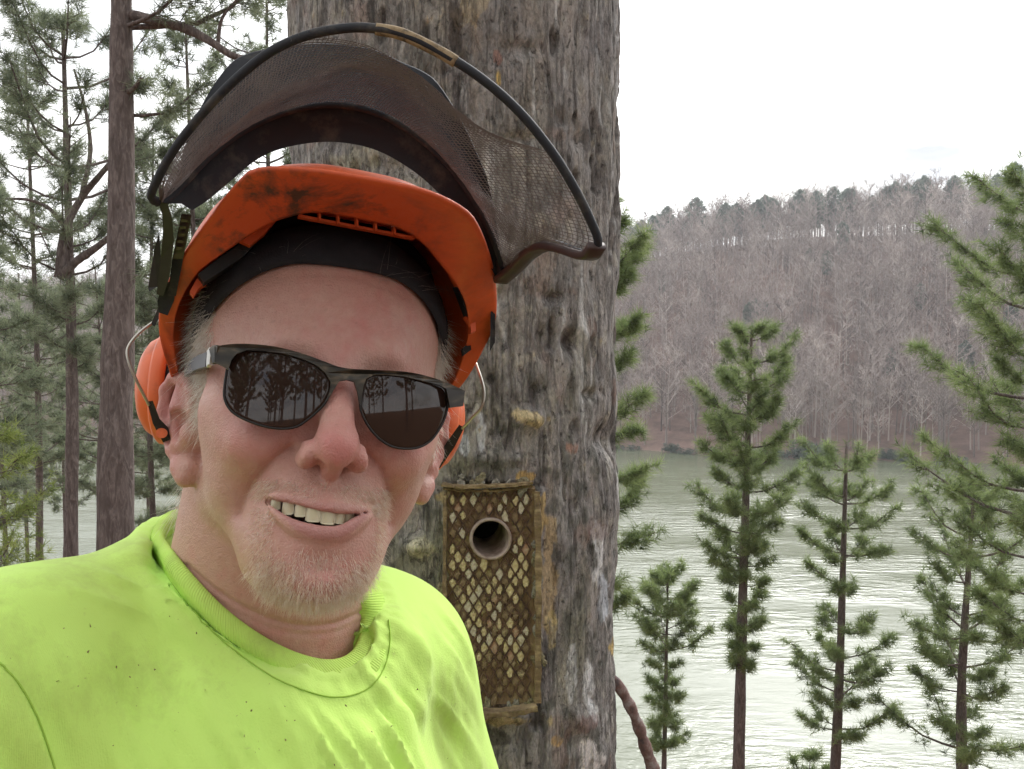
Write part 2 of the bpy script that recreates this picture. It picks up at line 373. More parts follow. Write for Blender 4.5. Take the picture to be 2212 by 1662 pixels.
# ---- bare trees: a few templates of slender limbs and twigs
def _hold(t, p, tc):
    o = t.nodes.new('ShaderNodeObjectInfo'); a = attr(t, 'tone').outputs['Fac']
    t.links.new(ramp(t, a, [(0.0, (0.17, 0.140, 0.128)), (0.5, (0.38, 0.320, 0.290)), (1.0, (0.58, 0.51, 0.46))]), p.inputs['Base Color'])
M_BARE = mat('bare_bark', rough=0.9, spec=0.1, build=_hold)
def sliver(a, b, w0, w1, rng):
    d = b - a; s = nrm(np.cross(d, rng.normal(size=3))); return np.array([a - s * w0, a + s * w0, b + s * w1, b - s * w1])
def tsliver(a, b, w0, w1, rng):
    s = nrm(np.cross(b - a, rng.normal(size=3))); return np.array([a - s * w0, a + s * w0, b])
def bare_tree(seed, H=14.0, spread=1.0):
    rng = np.random.default_rng(seed); Q = []
    top = np.array([rng.normal() * .5, rng.normal() * .5, H]); fork = H * rng.uniform(0.3, 0.5)
    P = spline(np.array([[0, 0, 0], [top[0] * .3, top[1] * .3, fork], [top[0] * .7, top[1] * .7, H * .75], top]), 7)
    for k in range(6):
        for ang in (0, 1.57):
            s = np.array([math.cos(ang), math.sin(ang), 0]); r0, r1 = 0.17 * (1 - k / 6.5), 0.17 * (1 - (k + 1) / 6.5); Q += [np.array([P[k] - s * r0, P[k] + s * r0, P[k + 1] + s * r1]), np.array([P[k] - s * r0, P[k + 1] + s * r1, P[k + 1] - s * r1])]
    for k in range(15):
        h = rng.uniform(fork * .75, H * .95); i = np.interp(h, P[:, 2], np.arange(7)); b = P[int(i)] + (P[min(int(i) + 1, 6)] - P[int(i)]) * (i - int(i))
        az = rng.uniform(0, 6.28); L = spread * (H - h) * 0.45 + rng.uniform(0.8, 1.8); d = nrm(np.array([math.cos(az), math.sin(az), rng.uniform(.6, 1.5)])); e = b + d * L
        Q.append(tsliver(b, e, 0.075, 0.025, rng))
        for j in range(6):
            t_ = rng.uniform(.25, 1); bb = b + (e - b) * t_; d2 = nrm(d + rng.normal(size=3) * .6 + np.array([0, 0, .3])); L2 = rng.uniform(.7, 1.7); ee = bb + d2 * L2
            Q.append(tsliver(bb, ee, 0.050, 0.014, rng))
            for jj in range(2): q = bb + (ee - bb) * rng.uniform(.3, .9); Q.append(tsliver(q, q + nrm(d2 + rng.normal(size=3) * .7) * rng.uniform(.4, .9), 0.042, 0.012, rng))
    return np.array(Q)                                               # (n, 3, 3)
TPL = [bare_tree(100 + i, 13 + (i % 4) * 1.2, 0.9 + 0.12 * (i % 3)) for i in range(9)]
rng = np.random.default_rng(5); VV, TT = [], []; n_tree = 0; spots = []
while n_tree < 3700:
    u = rng.uniform(-120, 2380); s = rng.uniform(0, 1)**0.85 * 165 + 1
    d = np.interp(u, [0, 1106, 2212], [186, 165, 146]) + s * 1.0; xw = (u - CX) / F_PX * d; yw = shore_y(xw) + s
    if 380 < u < 1300: 
        if rng.uniform() < 0.7: continue
    q = TPL[rng.integers(9)]; a = rng.uniform(0, 6.28); sc = rng.uniform(0.55, 1.05); c_, s_ = math.cos(a) * sc, math.sin(a) * sc
    z0 = hill(np.array([xw]), np.array([yw]))[0]
    W = np.stack([q[..., 0] * c_ - q[..., 1] * s_ + xw, q[..., 0] * s_ + q[..., 1] * c_ + yw, q[..., 2] * sc + z0 - .3], -1); VV.append(W.reshape(-1, 3)); TT.append(np.full(W.size // 3, np.clip(rng.normal(.42, .22), 0, 1))); n_tree += 1
V = np.vstack(VV); F = np.arange(len(V)).reshape(-1, 3)
tag(obj('bare_wood', V, F, M_BARE, attrs={'tone': np.concatenate(TT)}, smooth=False), 'grey leafless wood covering the slope across the lake', 'wood', kind='stuff')
# pale trunks one can pick out along the far shore
bt = []
for k in range(4):
    q = bare_tree(300 + k, 15, 1.0); V = q.reshape(-1, 3); bt.append(mesh_data('bare_tree', V, np.arange(len(V)).reshape(-1, 3), False, {'tone': np.full(len(V), .62 - .06 * k)})); bt[-1].materials.append(M_BARE)
for k, (u, s, sc) in enumerate([(1385, 9, .8), (1432, 16, .9), (1490, 12, .85), (1575, 40, 1.0), (1702, 14, 1.0), (1740, 22, .9), (1768, 8, 1.0), (1800, 50, 1.0), (1872, 9, 1.0), (1930, 30, .95), (1962, 12, 1.05), (1985, 18, 1.1), (2030, 8, .9), (1655, 60, 1.0), (1880, 62, 1.1)]):
    d = np.interp(u, [0, 1106, 2212], [186, 165, 146]) + s; xw = (u - CX) / F_PX * d; yw = shore_y(xw) + s
    o = bpy.data.objects.new('bare_tree', bt[k % 4]); COL.objects.link(o); o.location = (xw, yw, hill(np.array([xw]), np.array([yw]))[0] - .2); o.scale = (sc,) * 3; o.rotation_euler.z = k * 1.9
    tag(o, 'pale leafless tree on the reddish slope across the lake', 'tree', 'pale bare trees along the far shore')
# ================================================================== pines
def _needle(name, a, b, c):
    def f(t, p, tc):
        tn = attr(t, 'tone').outputs['Fac']; t.links.new(ramp(t, tn, [(0.0, a), (0.5, b), (1.0, c)]), p.inputs['Base Color'])
        tr = t.nodes.new('ShaderNodeBsdfTranslucent'); t.links.new(p.inputs['Base Color'].links[0].from_socket, tr.inputs[0]); mx = t.nodes.new('ShaderNodeMixShader'); mx.inputs[0].default_value = .5
        t.links.new(p.outputs[0], mx.inputs[1]); t.links.new(tr.outputs[0], mx.inputs[2]); t.links.new(mx.outputs[0], t.nodes['Material Output'].inputs[0])
    return mat(name, b, 0.55, 0.3, f)
M_NEED = _needle('pine_needles', (0.085, 0.118, 0.048), (0.20, 0.265, 0.100), (0.35, 0.42, 0.17))
M_NEEDD = _needle('dark_pine_needles', (0.085, 0.105, 0.068), (0.20, 0.235, 0.145), (0.34, 0.38, 0.23))
M_NEEDY = _needle('yellow_green_needles', (0.09, 0.13, 0.03), (0.22, 0.27, 0.07), (0.36, 0.41, 0.12))
M_NEEDF = _needle('far_pine_needles', (0.08, 0.105, 0.085), (0.16, 0.20, 0.16), (0.26, 0.30, 0.23))
def _bark(t, p, tc):
    P = tc.outputs['Object']; n = noise(t, mapping(t, P, (1, 1, 0.30)), 26, 7, 0.7, 0.8); n2 = noise(t, P, 3, 3); n3 = noise(t, mapping(t, P, (1, 1, .5)), 70, 4, 0.7)
    e = ramp(t, noise(t, mapping(t, P, (1, 1, .22)), 15, 3, 0.5, 1.2), [(0.40, (0, 0, 0)), (0.47, (1, 1, 1)), (0.54, (1, 1, 1)), (0.60, (.3,) * 3)])
    c = ramp(t, n, [(0.28, (0.070, 0.056, 0.052)), (0.5, (0.150, 0.122, 0.112)), (0.74, (0.27, 0.228, 0.210))]); c = mixc(t, mth(t, 'MULTIPLY', mth(t, 'SUBTRACT', 1.0, e), .55), c, (0.060, 0.047, 0.043)); c = mixc(t, mth(t, 'MULTIPLY', n2, 0.2), c, (0.17, 0.115, 0.09))
    t.links.new(c, p.inputs['Base Color']); bump(t, p, mth(t, 'ADD', mth(t, 'MULTIPLY', e, 0.5), mth(t, 'ADD', n, mth(t, 'MULTIPLY', n3, .4))), 0.7, 0.015)
M_BARK = mat('pine_bark', rough=0.95, spec=0.1, build=_bark)
def tufts(C, D, L, nn, wd, rng, spread=1.0):
    """brushes of needles at C (n,3) pointing along D; returns quads as thin triangles"""
    n = len(C); D = nrm(D); a = rng.normal(size=(n, nn, 3)); a = nrm(a - (a * D[:, None]).sum(-1, keepdims=True) * D[:, None])
    el = rng.uniform(-0.15, 1.0, (n, nn, 1)); d = nrm(D[:, None] * el + a * spread * rng.uniform(.35, 1, (n, nn, 1)))
    r0 = C[:, None] - D[:, None] * L * 0.45 * rng.uniform(0, 1, (n, nn, 1)); ln = L * rng.uniform(.65, 1.1, (n, nn, 1)); tip = r0 + d * ln; tip[..., 2] -= 0.06 * ln[..., 0]
    s = nrm(np.cross(d, rng.normal(size=d.shape))) * wd
    V = np.stack([r0 - s, r0 + s, tip], 2).reshape(-1, 3); return V, np.arange(len(V)).reshape(-1, 3)
def make_pine(name, base, top, r0, crown, label, seed, tuft=(0.20, 20, 0.0045), needles=None, bare=None, group=None, whorl=0.45, dens_=1.0, lean=None, extra=None, up=0.42, sub=5, nbr=(3, 6)):
    """base/top: world points of the stem; crown: [(height fraction, branch reach in m)...] profile"""
    rng = np.random.default_rng(seed); base, top = np.asarray(base, float), np.asarray(top, float); H = top[2] - base[2]
    ax = spline(np.array([base, base * .66 + top * .34 + rng.normal(size=3) * .005 * H * np.array([1, 1, 0]), base * .33 + top * .67 + rng.normal(size=3) * .005 * H * np.array([1, 1, 0]), top]) if lean is None else np.array([base] + list(lean) + [top]), 40)
    hf = (ax[:, 2] - base[2]) / H; root = thing(name, base, label, 'tree', group)
    V, F = sweep(ax, circ(1, 12), scale=r0 * np.clip(1 - hf * 0.93, .05, 1)**0.75 * (1 + 0.04 * rng.normal(size=40)), up=(1, 0, 0))
    V = V + 0.05 * r0 * fbm(V / (r0 * 1.2) * np.array([1, 1, .4]), 3, seed)[:, None] * nrm(V - ax[np.repeat(np.arange(40), 12)][:len(V)])
    obj('trunk', V, F, M_BARK, root)
    cp = np.array(crown, float); parts = []; TC, TD = [], []
    h = cp[0, 0] * H
    lst = []
    while h < H * .995:
        k = rng.integers(*nbr); a0 = rng.uniform(0, 6.28)
        for j in range(k): lst.append((h + rng.normal() * .06, a0 + j * 6.28 / k + rng.normal() * .3, np.interp(h / H, cp[:, 0], cp[:, 1]) * rng.uniform(.5, 1.25)))
        h += whorl * rng.uniform(.7, 1.3)
    for e in (extra or []): lst.append(e)
    for h, az, L in lst:
        if L < 0.06: L = 0.06
        i = np.interp(h / H, hf, np.arange(40)); i0 = min(int(i), 38); p0 = ax[i0] + (ax[i0 + 1] - ax[i0]) * (i - i0)
        out = np.array([math.cos(az), math.sin(az), 0]); rise = up + 0.5 * max(0, h / H - .75) * 4 * .5
        p1 = p0 + out * L * .5 + np.array([0, 0, L * (rise * .25 - .03)]); p2 = p0 + out * L + np.array([0, 0, L * rise]) + rng.normal(size=3) * .05 * L
        B_ = spline(np.array([p0, p1, p2]), 6); rb = max(0.011 * L + 0.006, 0.006) * (r0 / .12)**.4
        parts.append(sweep(B_, circ(1, 5), scale=rb * np.linspace(1, .35, 6), cap=False))
        ns = max(4, int(sub * 1.15 * dens_ * (0.7 + 1.7 * L))); lat = np.array([-out[1], out[0], 0])
        for q in range(ns):
            t = rng.uniform(.28, 1.0) if q else 1.0; bp = np.array([np.interp(t, np.linspace(0, 1, 6), B_[:, c]) for c in range(3)])
            d = nrm(out * .6 + lat * rng.normal() * .8 + rng.normal(size=3) * .2 + np.array([0, 0, .35])); l2 = rng.uniform(.10, .34) * (.55 + L * .45) * (1.15 - .6 * t + .2); tp = bp + d * l2
            if q: parts.append((sliver(bp, tp, .006, .003, rng), [(0, 1, 2, 3)]))
            for f_ in (1.0, .6, .3)[:2 + (rng.uniform() < .35)]:
                TC.append(bp + d * l2 * f_ + rng.normal(size=3) * .03); TD.append(d + np.array([0, 0, .45]) + rng.normal(size=3) * .35)
    TC.append(top); TD.append(np.array([0, 0, 1.0]))
    V, F = merge(parts); tag(obj('branchwork', V, F, M_BARK, root), kind='stuff')
    TC, TD = np.array(TC), np.array(TD); V, F = tufts(TC, TD, tuft[0], tuft[1], tuft[2], rng)
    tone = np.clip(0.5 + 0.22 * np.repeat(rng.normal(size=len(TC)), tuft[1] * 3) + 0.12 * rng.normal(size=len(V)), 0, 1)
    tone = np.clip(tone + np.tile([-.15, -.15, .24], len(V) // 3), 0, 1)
    tag(obj('crown', V, F, needles or M_NEED, root, attrs={'tone': tone}, smooth=False), kind='stuff')
    return root
def pine_px(name, u, vtop, d, r0, crown_px, label, seed, ulean=0, **kw):
    """stem seen at column u, its tip at row vtop, standing d metres away on the slope; crown profile given as (row, reach in px)"""
    top = px(u + ulean, vtop, d); bx, by_ = px(u, 1500, d)[:2]
    zb = near_ground(np.array([top[0]]), np.array([top[1]]))[0] - .15; base = np.array([px(u, 1500, d)[0], top[1] , zb]); H = top[2] - zb
    cr = sorted([((px(u, r, d)[2] - zb) / H, w / F_PX * d) for r, w in crown_px]); return make_pine(name, base, top, r0, cr, label, seed, **kw)
# right of the nest tree, rising from the slope in front of the water
pine_px('pine_tree', 1606, 706, 16.0, .165, [(1460, 20), (1330, 45), (1200, 80), (1100, 110), (950, 105), (820, 95), (760, 60), (706, 15)], 'tall slim pine with bare lower stem against the far shore', 11, ulean=18, whorl=.36, tuft=(.195, 22, .0046), dens_=1.6)
pine_px('pine_tree', 1815, 955, 18.0, .165, [(1600, 95), (1480, 95), (1350, 85), (1200, 105), (1060, 100), (990, 70), (955, 15)], 'pine with tiered clumps of needles between the tall slim pine and its drooping neighbour', 12, ulean=14, whorl=.60, tuft=(.195, 22, .0048), dens_=1.6)
pine_px('pine_tree', 2075, 1075, 16.5, .165, [(1640, 140), (1500, 130), (1350, 140), (1230, 150), (1130, 110), (1075, 25)], 'broad pine with layered branches spreading low over the water', 13, ulean=28, whorl=.50, tuft=(.195, 22, .0046), dens_=1.6)
pine_px('pine_tree', 2305, 350, 12.0, .16, [(1420, 90), (1250, 175), (1050, 265), (850, 255), (650, 220), (480, 150), (370, 20)], 'big dense pine whose crown reaches above the far ridge', 14, whorl=.34, tuft=(.195, 22, .0042), dens_=1.7, needles=M_NEED)
pine_px('pine_tree', 1443, 1235, 19.0, .10, [(1620, 35), (1470, 30), (1400, 75), (1300, 75), (1235, 15)], 'small thin pine sapling beside the nest tree', 15, whorl=.40, tuft=(.195, 22, .0050), dens_=1.4)
pine_px('pine_tree', 1285, 440, 12.5, .13, [(1350, 70), (1150, 150), (950, 110), (830, 125), (650, 110), (540, 135), (440, 30)], 'pine half hidden behind the nest tree, leafy tips showing', 16, whorl=.45, tuft=(.195, 22, .0042), dens_=2.0)
pine_px('pine_tree', 1750, 1632, 20.0, .06, [(1900, 90), (1700, 60), (1632, 12)], 'tip of a short pine poking up at the foot of the tiered pine', 17, whorl=.4, tuft=(.195, 22, .0050), dens_=1.4)
# left of the person
A0 = px(250, 1150, 8.0); At = px(262, -900, 8.0)
zb = near_ground(A0[None, 0], A0[None, 1])[0]
tA = make_pine('pine_tree', (A0[0], A0[1], zb), At, .200, [(.80, .5), (.88, 1.0), (1, .2)], 'thick straight pine trunk with plated bark behind the shoulder', 21, whorl=.5, tuft=(.17, 22, .0034), needles=M_NEEDD, dens_=1.6,
          lean=[px(250, 1150, 8.0), px(262, 500, 8.0), px(262, 0, 8.0)],
          extra=[(px(0, 60, 8)[2] - zb, .15, 1.5), (px(0, 250, 8)[2] - zb, .3, .75), (px(0, 60, 8)[2] - zb, -.5, 1.0), (px(0, 600, 8)[2] - zb, .25, .55), (px(0, -40, 8)[2] - zb, .5, 1.3), (px(0, 190, 8)[2] - zb, .1, .22), (px(0, -150, 8)[2] - zb, -.1, 1.3)])
tB = pine_px('pine_tree', 122, 50, 11.0, .135, [(780, 60), (640, 130), (500, 190), (300, 210), (150, 150), (50, 30)], 'slender forked pine with an airy crown left of the thick trunk', 22, ulean=14, whorl=.42, tuft=(.195, 22, .0036), needles=M_NEEDD, up=.7, dens_=1.3,
        extra=[])
def limb(tree, L, r0, r1, name='limb'):
    P = spline(np.array([px(*q) for q in L]), 24); V, F = sweep(P, circ(1, 8), scale=np.linspace(r0, r1, 24) * (1 + .05 * np.random.default_rng(3).normal(size=24)), up=(0, 1, 0)); obj(name, V, F, M_BARK, tree)
limb(tA, [(262, 28, 8.0), (330, 44, 7.98), (400, 62, 7.95), (455, 90, 7.9), (505, 122, 7.9), (560, 128, 7.9), (640, 120, 7.9)], .050, .018); limb(tA, [(470, 100, 7.92), (480, 40, 7.9), (520, -10, 7.85)], .02, .008); limb(tA, [(262, 205, 8.0), (290, 190, 7.9), (305, 168, 7.85)], .03, .012, 'broken_stub')
limb(tB, [(128, 600, 11), (140, 500, 11), (175, 430, 11), (215, 380, 10.9), (250, 340, 10.9)], .062, .028); limb(tB, [(128, 600, 11), (165, 565, 11), (215, 530, 10.95), (275, 480, 10.9)], .06, .025)
limb(tB, [(140, 490, 11), (105, 450, 11), (60, 432, 10.9), (10, 430, 10.9)], .03, .012); limb(tB, [(175, 430, 11), (195, 330, 11.1), (185, 240, 11.1), (160, 150, 11.1)], .035, .012)
pine_px('pine_tree', 331, 300, 13.5, .085, [(1150, 30), (950, 90), (800, 120), (600, 110), (400, 80), (300, 15)], 'thin pine stem behind the orange ear defender', 23, whorl=.5, tuft=(.195, 22, .0042), needles=M_NEEDD, dens_=1.4)
pine_px('pine_tree', -70, 420, 9.0, .10, [(1250, 60), (1050, 150), (850, 200), (650, 170), (500, 90), (420, 20)], 'pine at the picture edge reaching dark crooked branches towards the forked pine', 24, whorl=.5, tuft=(.195, 22, .0034), needles=M_NEEDD, up=.05)
pine_px('pine_tree', -15, 850, 8.0, .05, [(1400, 130), (1250, 110), (1100, 85), (950, 50), (850, 12)], 'young yellow-green pine below the forked pine', 25, whorl=.40, tuft=(.12, 14, .0032), needles=M_NEEDY, dens_=1.0)
for u, vt, d, sd_, rw in ((55, 130, 15, 36, 170), (400, 40, 13, 37, 160), (205, 575, 20, 26, 150), (455, 330, 17, 27, 150), (575, -60, 14, 28, 170), (40, 590, 24, 29, 150), (440, 620, 24, 30, 140), (130, 600, 28, 33, 140), (300, 560, 26, 34, 140), (-20, 640, 19, 35, 130)):
    pine_px('pine_tree', u, vt, d, .10, [(max(1010, vt + 500), rw * .5), (vt + 450, rw * .9), (vt + 280, rw * .9), (vt + 120, rw * .55), (vt, 12)], 'dark pine standing behind the thick trunk on the lake slope', sd_, whorl=.5, tuft=(.17, 18, .0056), needles=M_NEEDD, dens_=1.0, group='dark pines filling the slope behind the thick trunk')
# pines behind the photographer, mirrored in the lenses
rng = np.random.default_rng(77); behind = make_pine('pine_tree', (0, 0, 0), (.2, .1, 11), .16, [(.30, 1.2), (.55, 2.3), (.85, 1.6), (1, .15)], 'tall pine on the level ground behind the photographer', 40, whorl=.9, tuft=(.26, 16, .012), needles=M_NEEDD, group='pines behind the photographer', dens_=1.2)
spots_ = [(-4.5, -9, 1.0), (-1.2, -12, 1.15), (1.4, -8.5, 1.0), (3.4, -13, 1.2), (5.6, -10, .9), (8.5, -14, 1.2), (-8, -13, 1.1), (12, -9, 1.0), (10, -3.5, 1.0), (15, -16, 1.3), (-14, -9, 1.1), (-3, -18, 1.3), (7, -20, 1.3), (1, -24, 1.4), (20, -6, 1.2)] + [(rng.uniform(-22, 24), rng.uniform(-34, -17), rng.uniform(.9, 1.4)) for _ in range(12)]
for k, (x_, y_, sc) in enumerate(spots_):
    o = behind if k == 0 else copy_tree(behind)
    o.location = (x_, y_, near_ground(np.array([x_]), np.array([y_]))[0] - .05); o.scale = (sc,) * 3; o.rotation_euler.z = k * 2.1
# pines along the far ridge: one small model per kind, copied
def ridge_pine(seed, H):
    rng = np.random.default_rng(seed); n = 520; t = rng.uniform(.34, 1, n); a = rng.uniform(0, 6.28, n); r = np.interp(t, [.34, .55, .8, .93, 1], [1.3, 2.5, 2.4, 1.6, .4]) * np.sqrt(rng.uniform(0, 1, n))
    C = np.stack([r * np.cos(a), r * np.sin(a), t * H], 1); V, F = tufts(C, nrm(np.stack([np.cos(a), np.sin(a), 0 * a + .8], 1)), .9, 5, .13, rng)
    Vt, Ft = sweep(np.array([[0, 0, 0], [0, 0, H * .5], [.1, 0, H]]), circ(1, 5), scale=[.18, .12, .03], up=(1, 0, 0)); return V, F, np.clip(.5 + .25 * np.repeat(rng.normal(size=n), 15), 0, 1), Vt, Ft
kinds = []
for k in range(3):
    V, F, tn_, Vt, Ft = ridge_pine(60 + k, 13 + k); r = thing('ridge_pine', (0, 0, 0), 'dark pine on the skyline of the ridge across the lake', 'tree', 'pines along the far ridge'); obj('trunk', Vt, Ft, M_BARK, r); obj('crown', V, F, M_NEEDF, r, attrs={'tone': tn_}, smooth=False); kinds.append([r, False])
rng = np.random.default_rng(91); us = list(np.linspace(1352, 2230, 84) + rng.normal(size=84) * 12) + list(np.linspace(-20, 420, 24))
for k, u in enumerate(us):
    s = (118 + rng.uniform(-10, 14) if k % 3 else rng.uniform(132, 185)) if u > 1000 else 112 + rng.uniform(-8, 8); d = np.interp(u, [0, 1106, 2212], [186, 165, 146]) + s; xw = (u - CX) / F_PX * d; yw = shore_y(xw) + s
    kd = kinds[k % 3]; o = kd[0] if not kd[1] else copy_tree(kd[0]); kd[1] = True; sc = rng.uniform(.75, 1.1) * (1.15 if u > 2080 else 1)
    o.location = (xw, yw, hill(np.array([xw]), np.array([yw]))[0] - .3); o.scale = (sc * rng.uniform(.8, 1.15),) * 2 + (sc,); o.rotation_euler.z = rng.uniform(0, 6.28)
for k in range(14):
    u = rng.uniform(1380, 2200); s = rng.uniform(25, 95); d = np.interp(u, [0, 1106, 2212], [186, 165, 146]) + s; xw = (u - CX) / F_PX * d; yw = shore_y(xw) + s
    o = copy_tree(kinds[k % 3][0]); sc = rng.uniform(.45, .75); o.location = (xw, yw, hill(np.array([xw]), np.array([yw]))[0] - .3); o.scale = (sc,) * 3; o.name = 'slope_pine'
    tag(o, 'lone dark pine among the leafless trees across the lake', 'tree', 'pines dotted through the bare wood')
# dark bushes at the waterline
bmesh_ = []
for k in range(2):
    n = 90; a = rng.uniform(0, 6.28, n); C = np.stack([1.6 * np.sqrt(rng.uniform(0, 1, n)) * np.cos(a), 1.2 * np.sin(a) * rng.uniform(0, 1, n), rng.uniform(0, 1, n)**1.3 * 1.6], 1); V, F = tufts(C, rng.normal(size=(n, 3)) + np.array([0, 0, .8]), .6, 6, .06, rng)
    me = mesh_data('shore_bush', V, F, False, {'tone': rng.uniform(0, .6, len(V))}); me.materials.append(M_NEEDF); bmesh_.append(me)
for k, u in enumerate(list(rng.uniform(1340, 2080, 26)) + [1735, 1748, 1760]):
    d = np.interp(u, [0, 1106, 2212], [186, 165, 146]) + 1.2; xw = (u - CX) / F_PX * d; yw = shore_y(xw) + rng.uniform(.6, 2.0); o = bpy.data.objects.new('shore_bush', bmesh_[k % 2]); COL.objects.link(o)
    sc = rng.uniform(.4, .85) if k < 26 else 1.5; o.location = (xw, yw, hill(np.array([xw]), np.array([yw]))[0] - .1); o.scale = (sc * 1.4, sc, sc); tag(o, 'low dark bush at the waterline of the far shore', 'bush', 'bushes along the far waterline')
# ================================================================== the nest tree with its box
ND, NR = 1.30, 0.2165                                          # distance of the stem axis and radius
NC = px(986, 831, ND); NX, NY = NC[0], NC[1]
nz0, nz1 = -0.1, CAM_Z + 1.0
fa = np.linspace(-np.pi, np.pi, 480, endpoint=False)           # angle 0 faces the camera
fa = fa - 0.62 * np.sin(fa)                                    # denser on the side one sees
vz = np.concatenate([np.linspace(nz0, CAM_Z - .62, 40, endpoint=False), np.linspace(CAM_Z - .62, CAM_Z + .62, 500, endpoint=False), np.linspace(CAM_Z + .62, 9.0, 60)])
A_, Z = np.meshgrid(fa, vz, indexing='ij')
def nest_uv(a, z, r):
    X = NX + np.sin(a) * r; Y = NY - np.cos(a) * r; zz = z - CAM_Z; dep = Y * _cp - zz * _sp
    return CX + F_PX * X / dep, CY - F_PX * (Y * _sp + zz * _cp) / dep
U_, V_ = nest_uv(A_, Z, NR)
facing = np.cos(A_) > 0.02
taper = 1 + 0.05 * sst(CAM_Z - .3, -0.1, Z) * 2 - 0.03 * (Z - CAM_Z).clip(0, 9) * .6
s3 = np.stack([A_ * NR, Z, 0 * A_], -1)
C3 = np.stack([np.sin(A_) * NR, np.cos(A_) * NR, Z], -1)
big = fbm(C3 / np.array([.10, .10, .30]), 3, 51); rg = fbm(C3 / np.array([.018, .018, .11]), 4, 52); fine = fbm(C3 / np.array([.006, .006, .020]), 3, 53); lump = fbm(C3 / .035, 4, 54)
pit = sst(.30, .62, fbm(C3 / np.array([.026, .026, .050]), 3, 55)); crack = np.exp(-(fbm(C3 / np.array([.034, .034, .30]), 4, 57) / .03)**2)
D = 0.006 * big + 0.0014 * rg + 0.0024 * fine + 0.0022 * lump - 0.006 * pit - 0.0025 * crack * sst(-.3, .3, big)
flake = sst(.55, .95, np.abs(A_) / (np.pi / 2)); D += flake * 0.008 * rg                                # looser bark towards the edges
def spot(u, v, ru, rv=None, p=2): rv = rv or ru; return np.exp(-(((U_ - u) / ru)**2 + ((V_ - v) / rv)**2)**(p / 2)) * facing
knots = [(1312, 950, 26, 34, -.018), (1232, 735, 22, 26, -.010), (1272, 852, 14, 12, -.010), (1015, 18, 40, 60, .012), (985, 90, 22, 80, -.010), (1255, 300, 16, 20, -.007), (1125, 105, 50, 18, -.006), (1120, 300, 40, 14, -.008), (1075, 640, 16, 22, -.008), (1190, 645, 18, 12, -.010), (1250, 1560, 32, 34, .010), (1280, 1620, 26, 40, .008), (905, 1180, 30, 22, .014), (1140, 905, 30, 20, .012), (1115, 990, 12, 12, .006), (1150, 1085, 22, 26, .010), (1050, 990, 60, 20, .006), (1310, 1100, 18, 60, .006), (1060, 1590, 70, 26, -.010), (1090, 1545, 60, 14, .010), (1010, 1480, 16, 50, .004), (1215, 260, 14, 20, -.006), (720, 340, 40, 24, .006), (860, 360, 30, 20, -.006), (1175, 480, 20, 30, .007), (1290, 600, 14, 60, -.008), (1330, 700, 10, 80, -.008), (1220, 1200, 30, 120, .004)]
for u, v, ru, rv, h in knots: D += h * spot(u, v, ru, rv)
D += 0.010 * (spot(1255, 728, 15, 34) - spot(1238, 742, 14, 24))
# the sawn pocket that holds the box
BU0, BU1, BV0, BV1 = 962, 1160, 1052, 1524
inbox = sst(BU0 + 4, BU0 + 10, U_) * sst(BU1 - 4, BU1 - 10, U_) * sst(BV0 + 4, BV0 + 10, V_) * sst(BV1 - 4, BV1 - 10, V_) * facing
near_ = sst(BU0 - 60, BU0, U_) * sst(BU1 + 50, BU1, U_) * sst(BV0 - 50, BV0, V_) * sst(BV1 + 50, BV1, V_) * facing
D = D * (1 - .6 * near_) - 0.085 * inbox - 0.004 * spot(1060, 1050, 110, 8, 6)
RR = NR * taper + D
V3 = np.stack([NX + np.sin(A_) * RR + 0.012 * (Z - CAM_Z) * 0, NY - np.cos(A_) * RR, Z], -1)
# colours of bark, lichen and dried resin
def lerp(c, k, m_): m_ = np.clip(m_, 0, 1)[..., None]; return c * (1 - m_) + np.array(k) * m_
g1 = fbm(C3 / np.array([.05, .05, .12]), 4, 61); g2 = fbm(C3 / np.array([.012, .012, .045]), 4, 62); g3 = fbm(C3 / np.array([.02, .02, .02]), 4, 63); g4 = fbm(C3 / np.array([.010, .010, .10]), 3, 64)
Cc = np.ones(A_.shape + (3,)) * np.array([.235, .218, .205])
low = sst(650, 1000, V_)
Cc = lerp(Cc, (.30, .265, .235), sst(-.05, .5, g2) * .8); Cc = lerp(Cc, (.095, .082, .075), sst(.05, .5, -g2) * .85)
Cc = lerp(Cc, (.19, .18, .135), sst(0, .4, g1) * (.25 + .55 * low)); Cc = lerp(Cc, (.085, .085, .070), sst(.08, .42, -g3) * (.25 + .5 * low))
Cc = lerp(Cc, (.38, .35, .29), sst(.22, .45, g3) * .5); Cc = lerp(Cc, (.26, .15, .11), sst(.28, .5, fbm(C3 / .045, 3, 66)) * .3)
Cc = lerp(Cc, (.50, .49, .47), sst(.26, .48, g4) * sst(.0, .3, fbm(C3 / .09, 2, 67)) * .8)
Cc = lerp(Cc, (.045, .037, .033), np.clip(pit * .7 + crack * .35 * sst(-.3, .3, big), 0, 1))
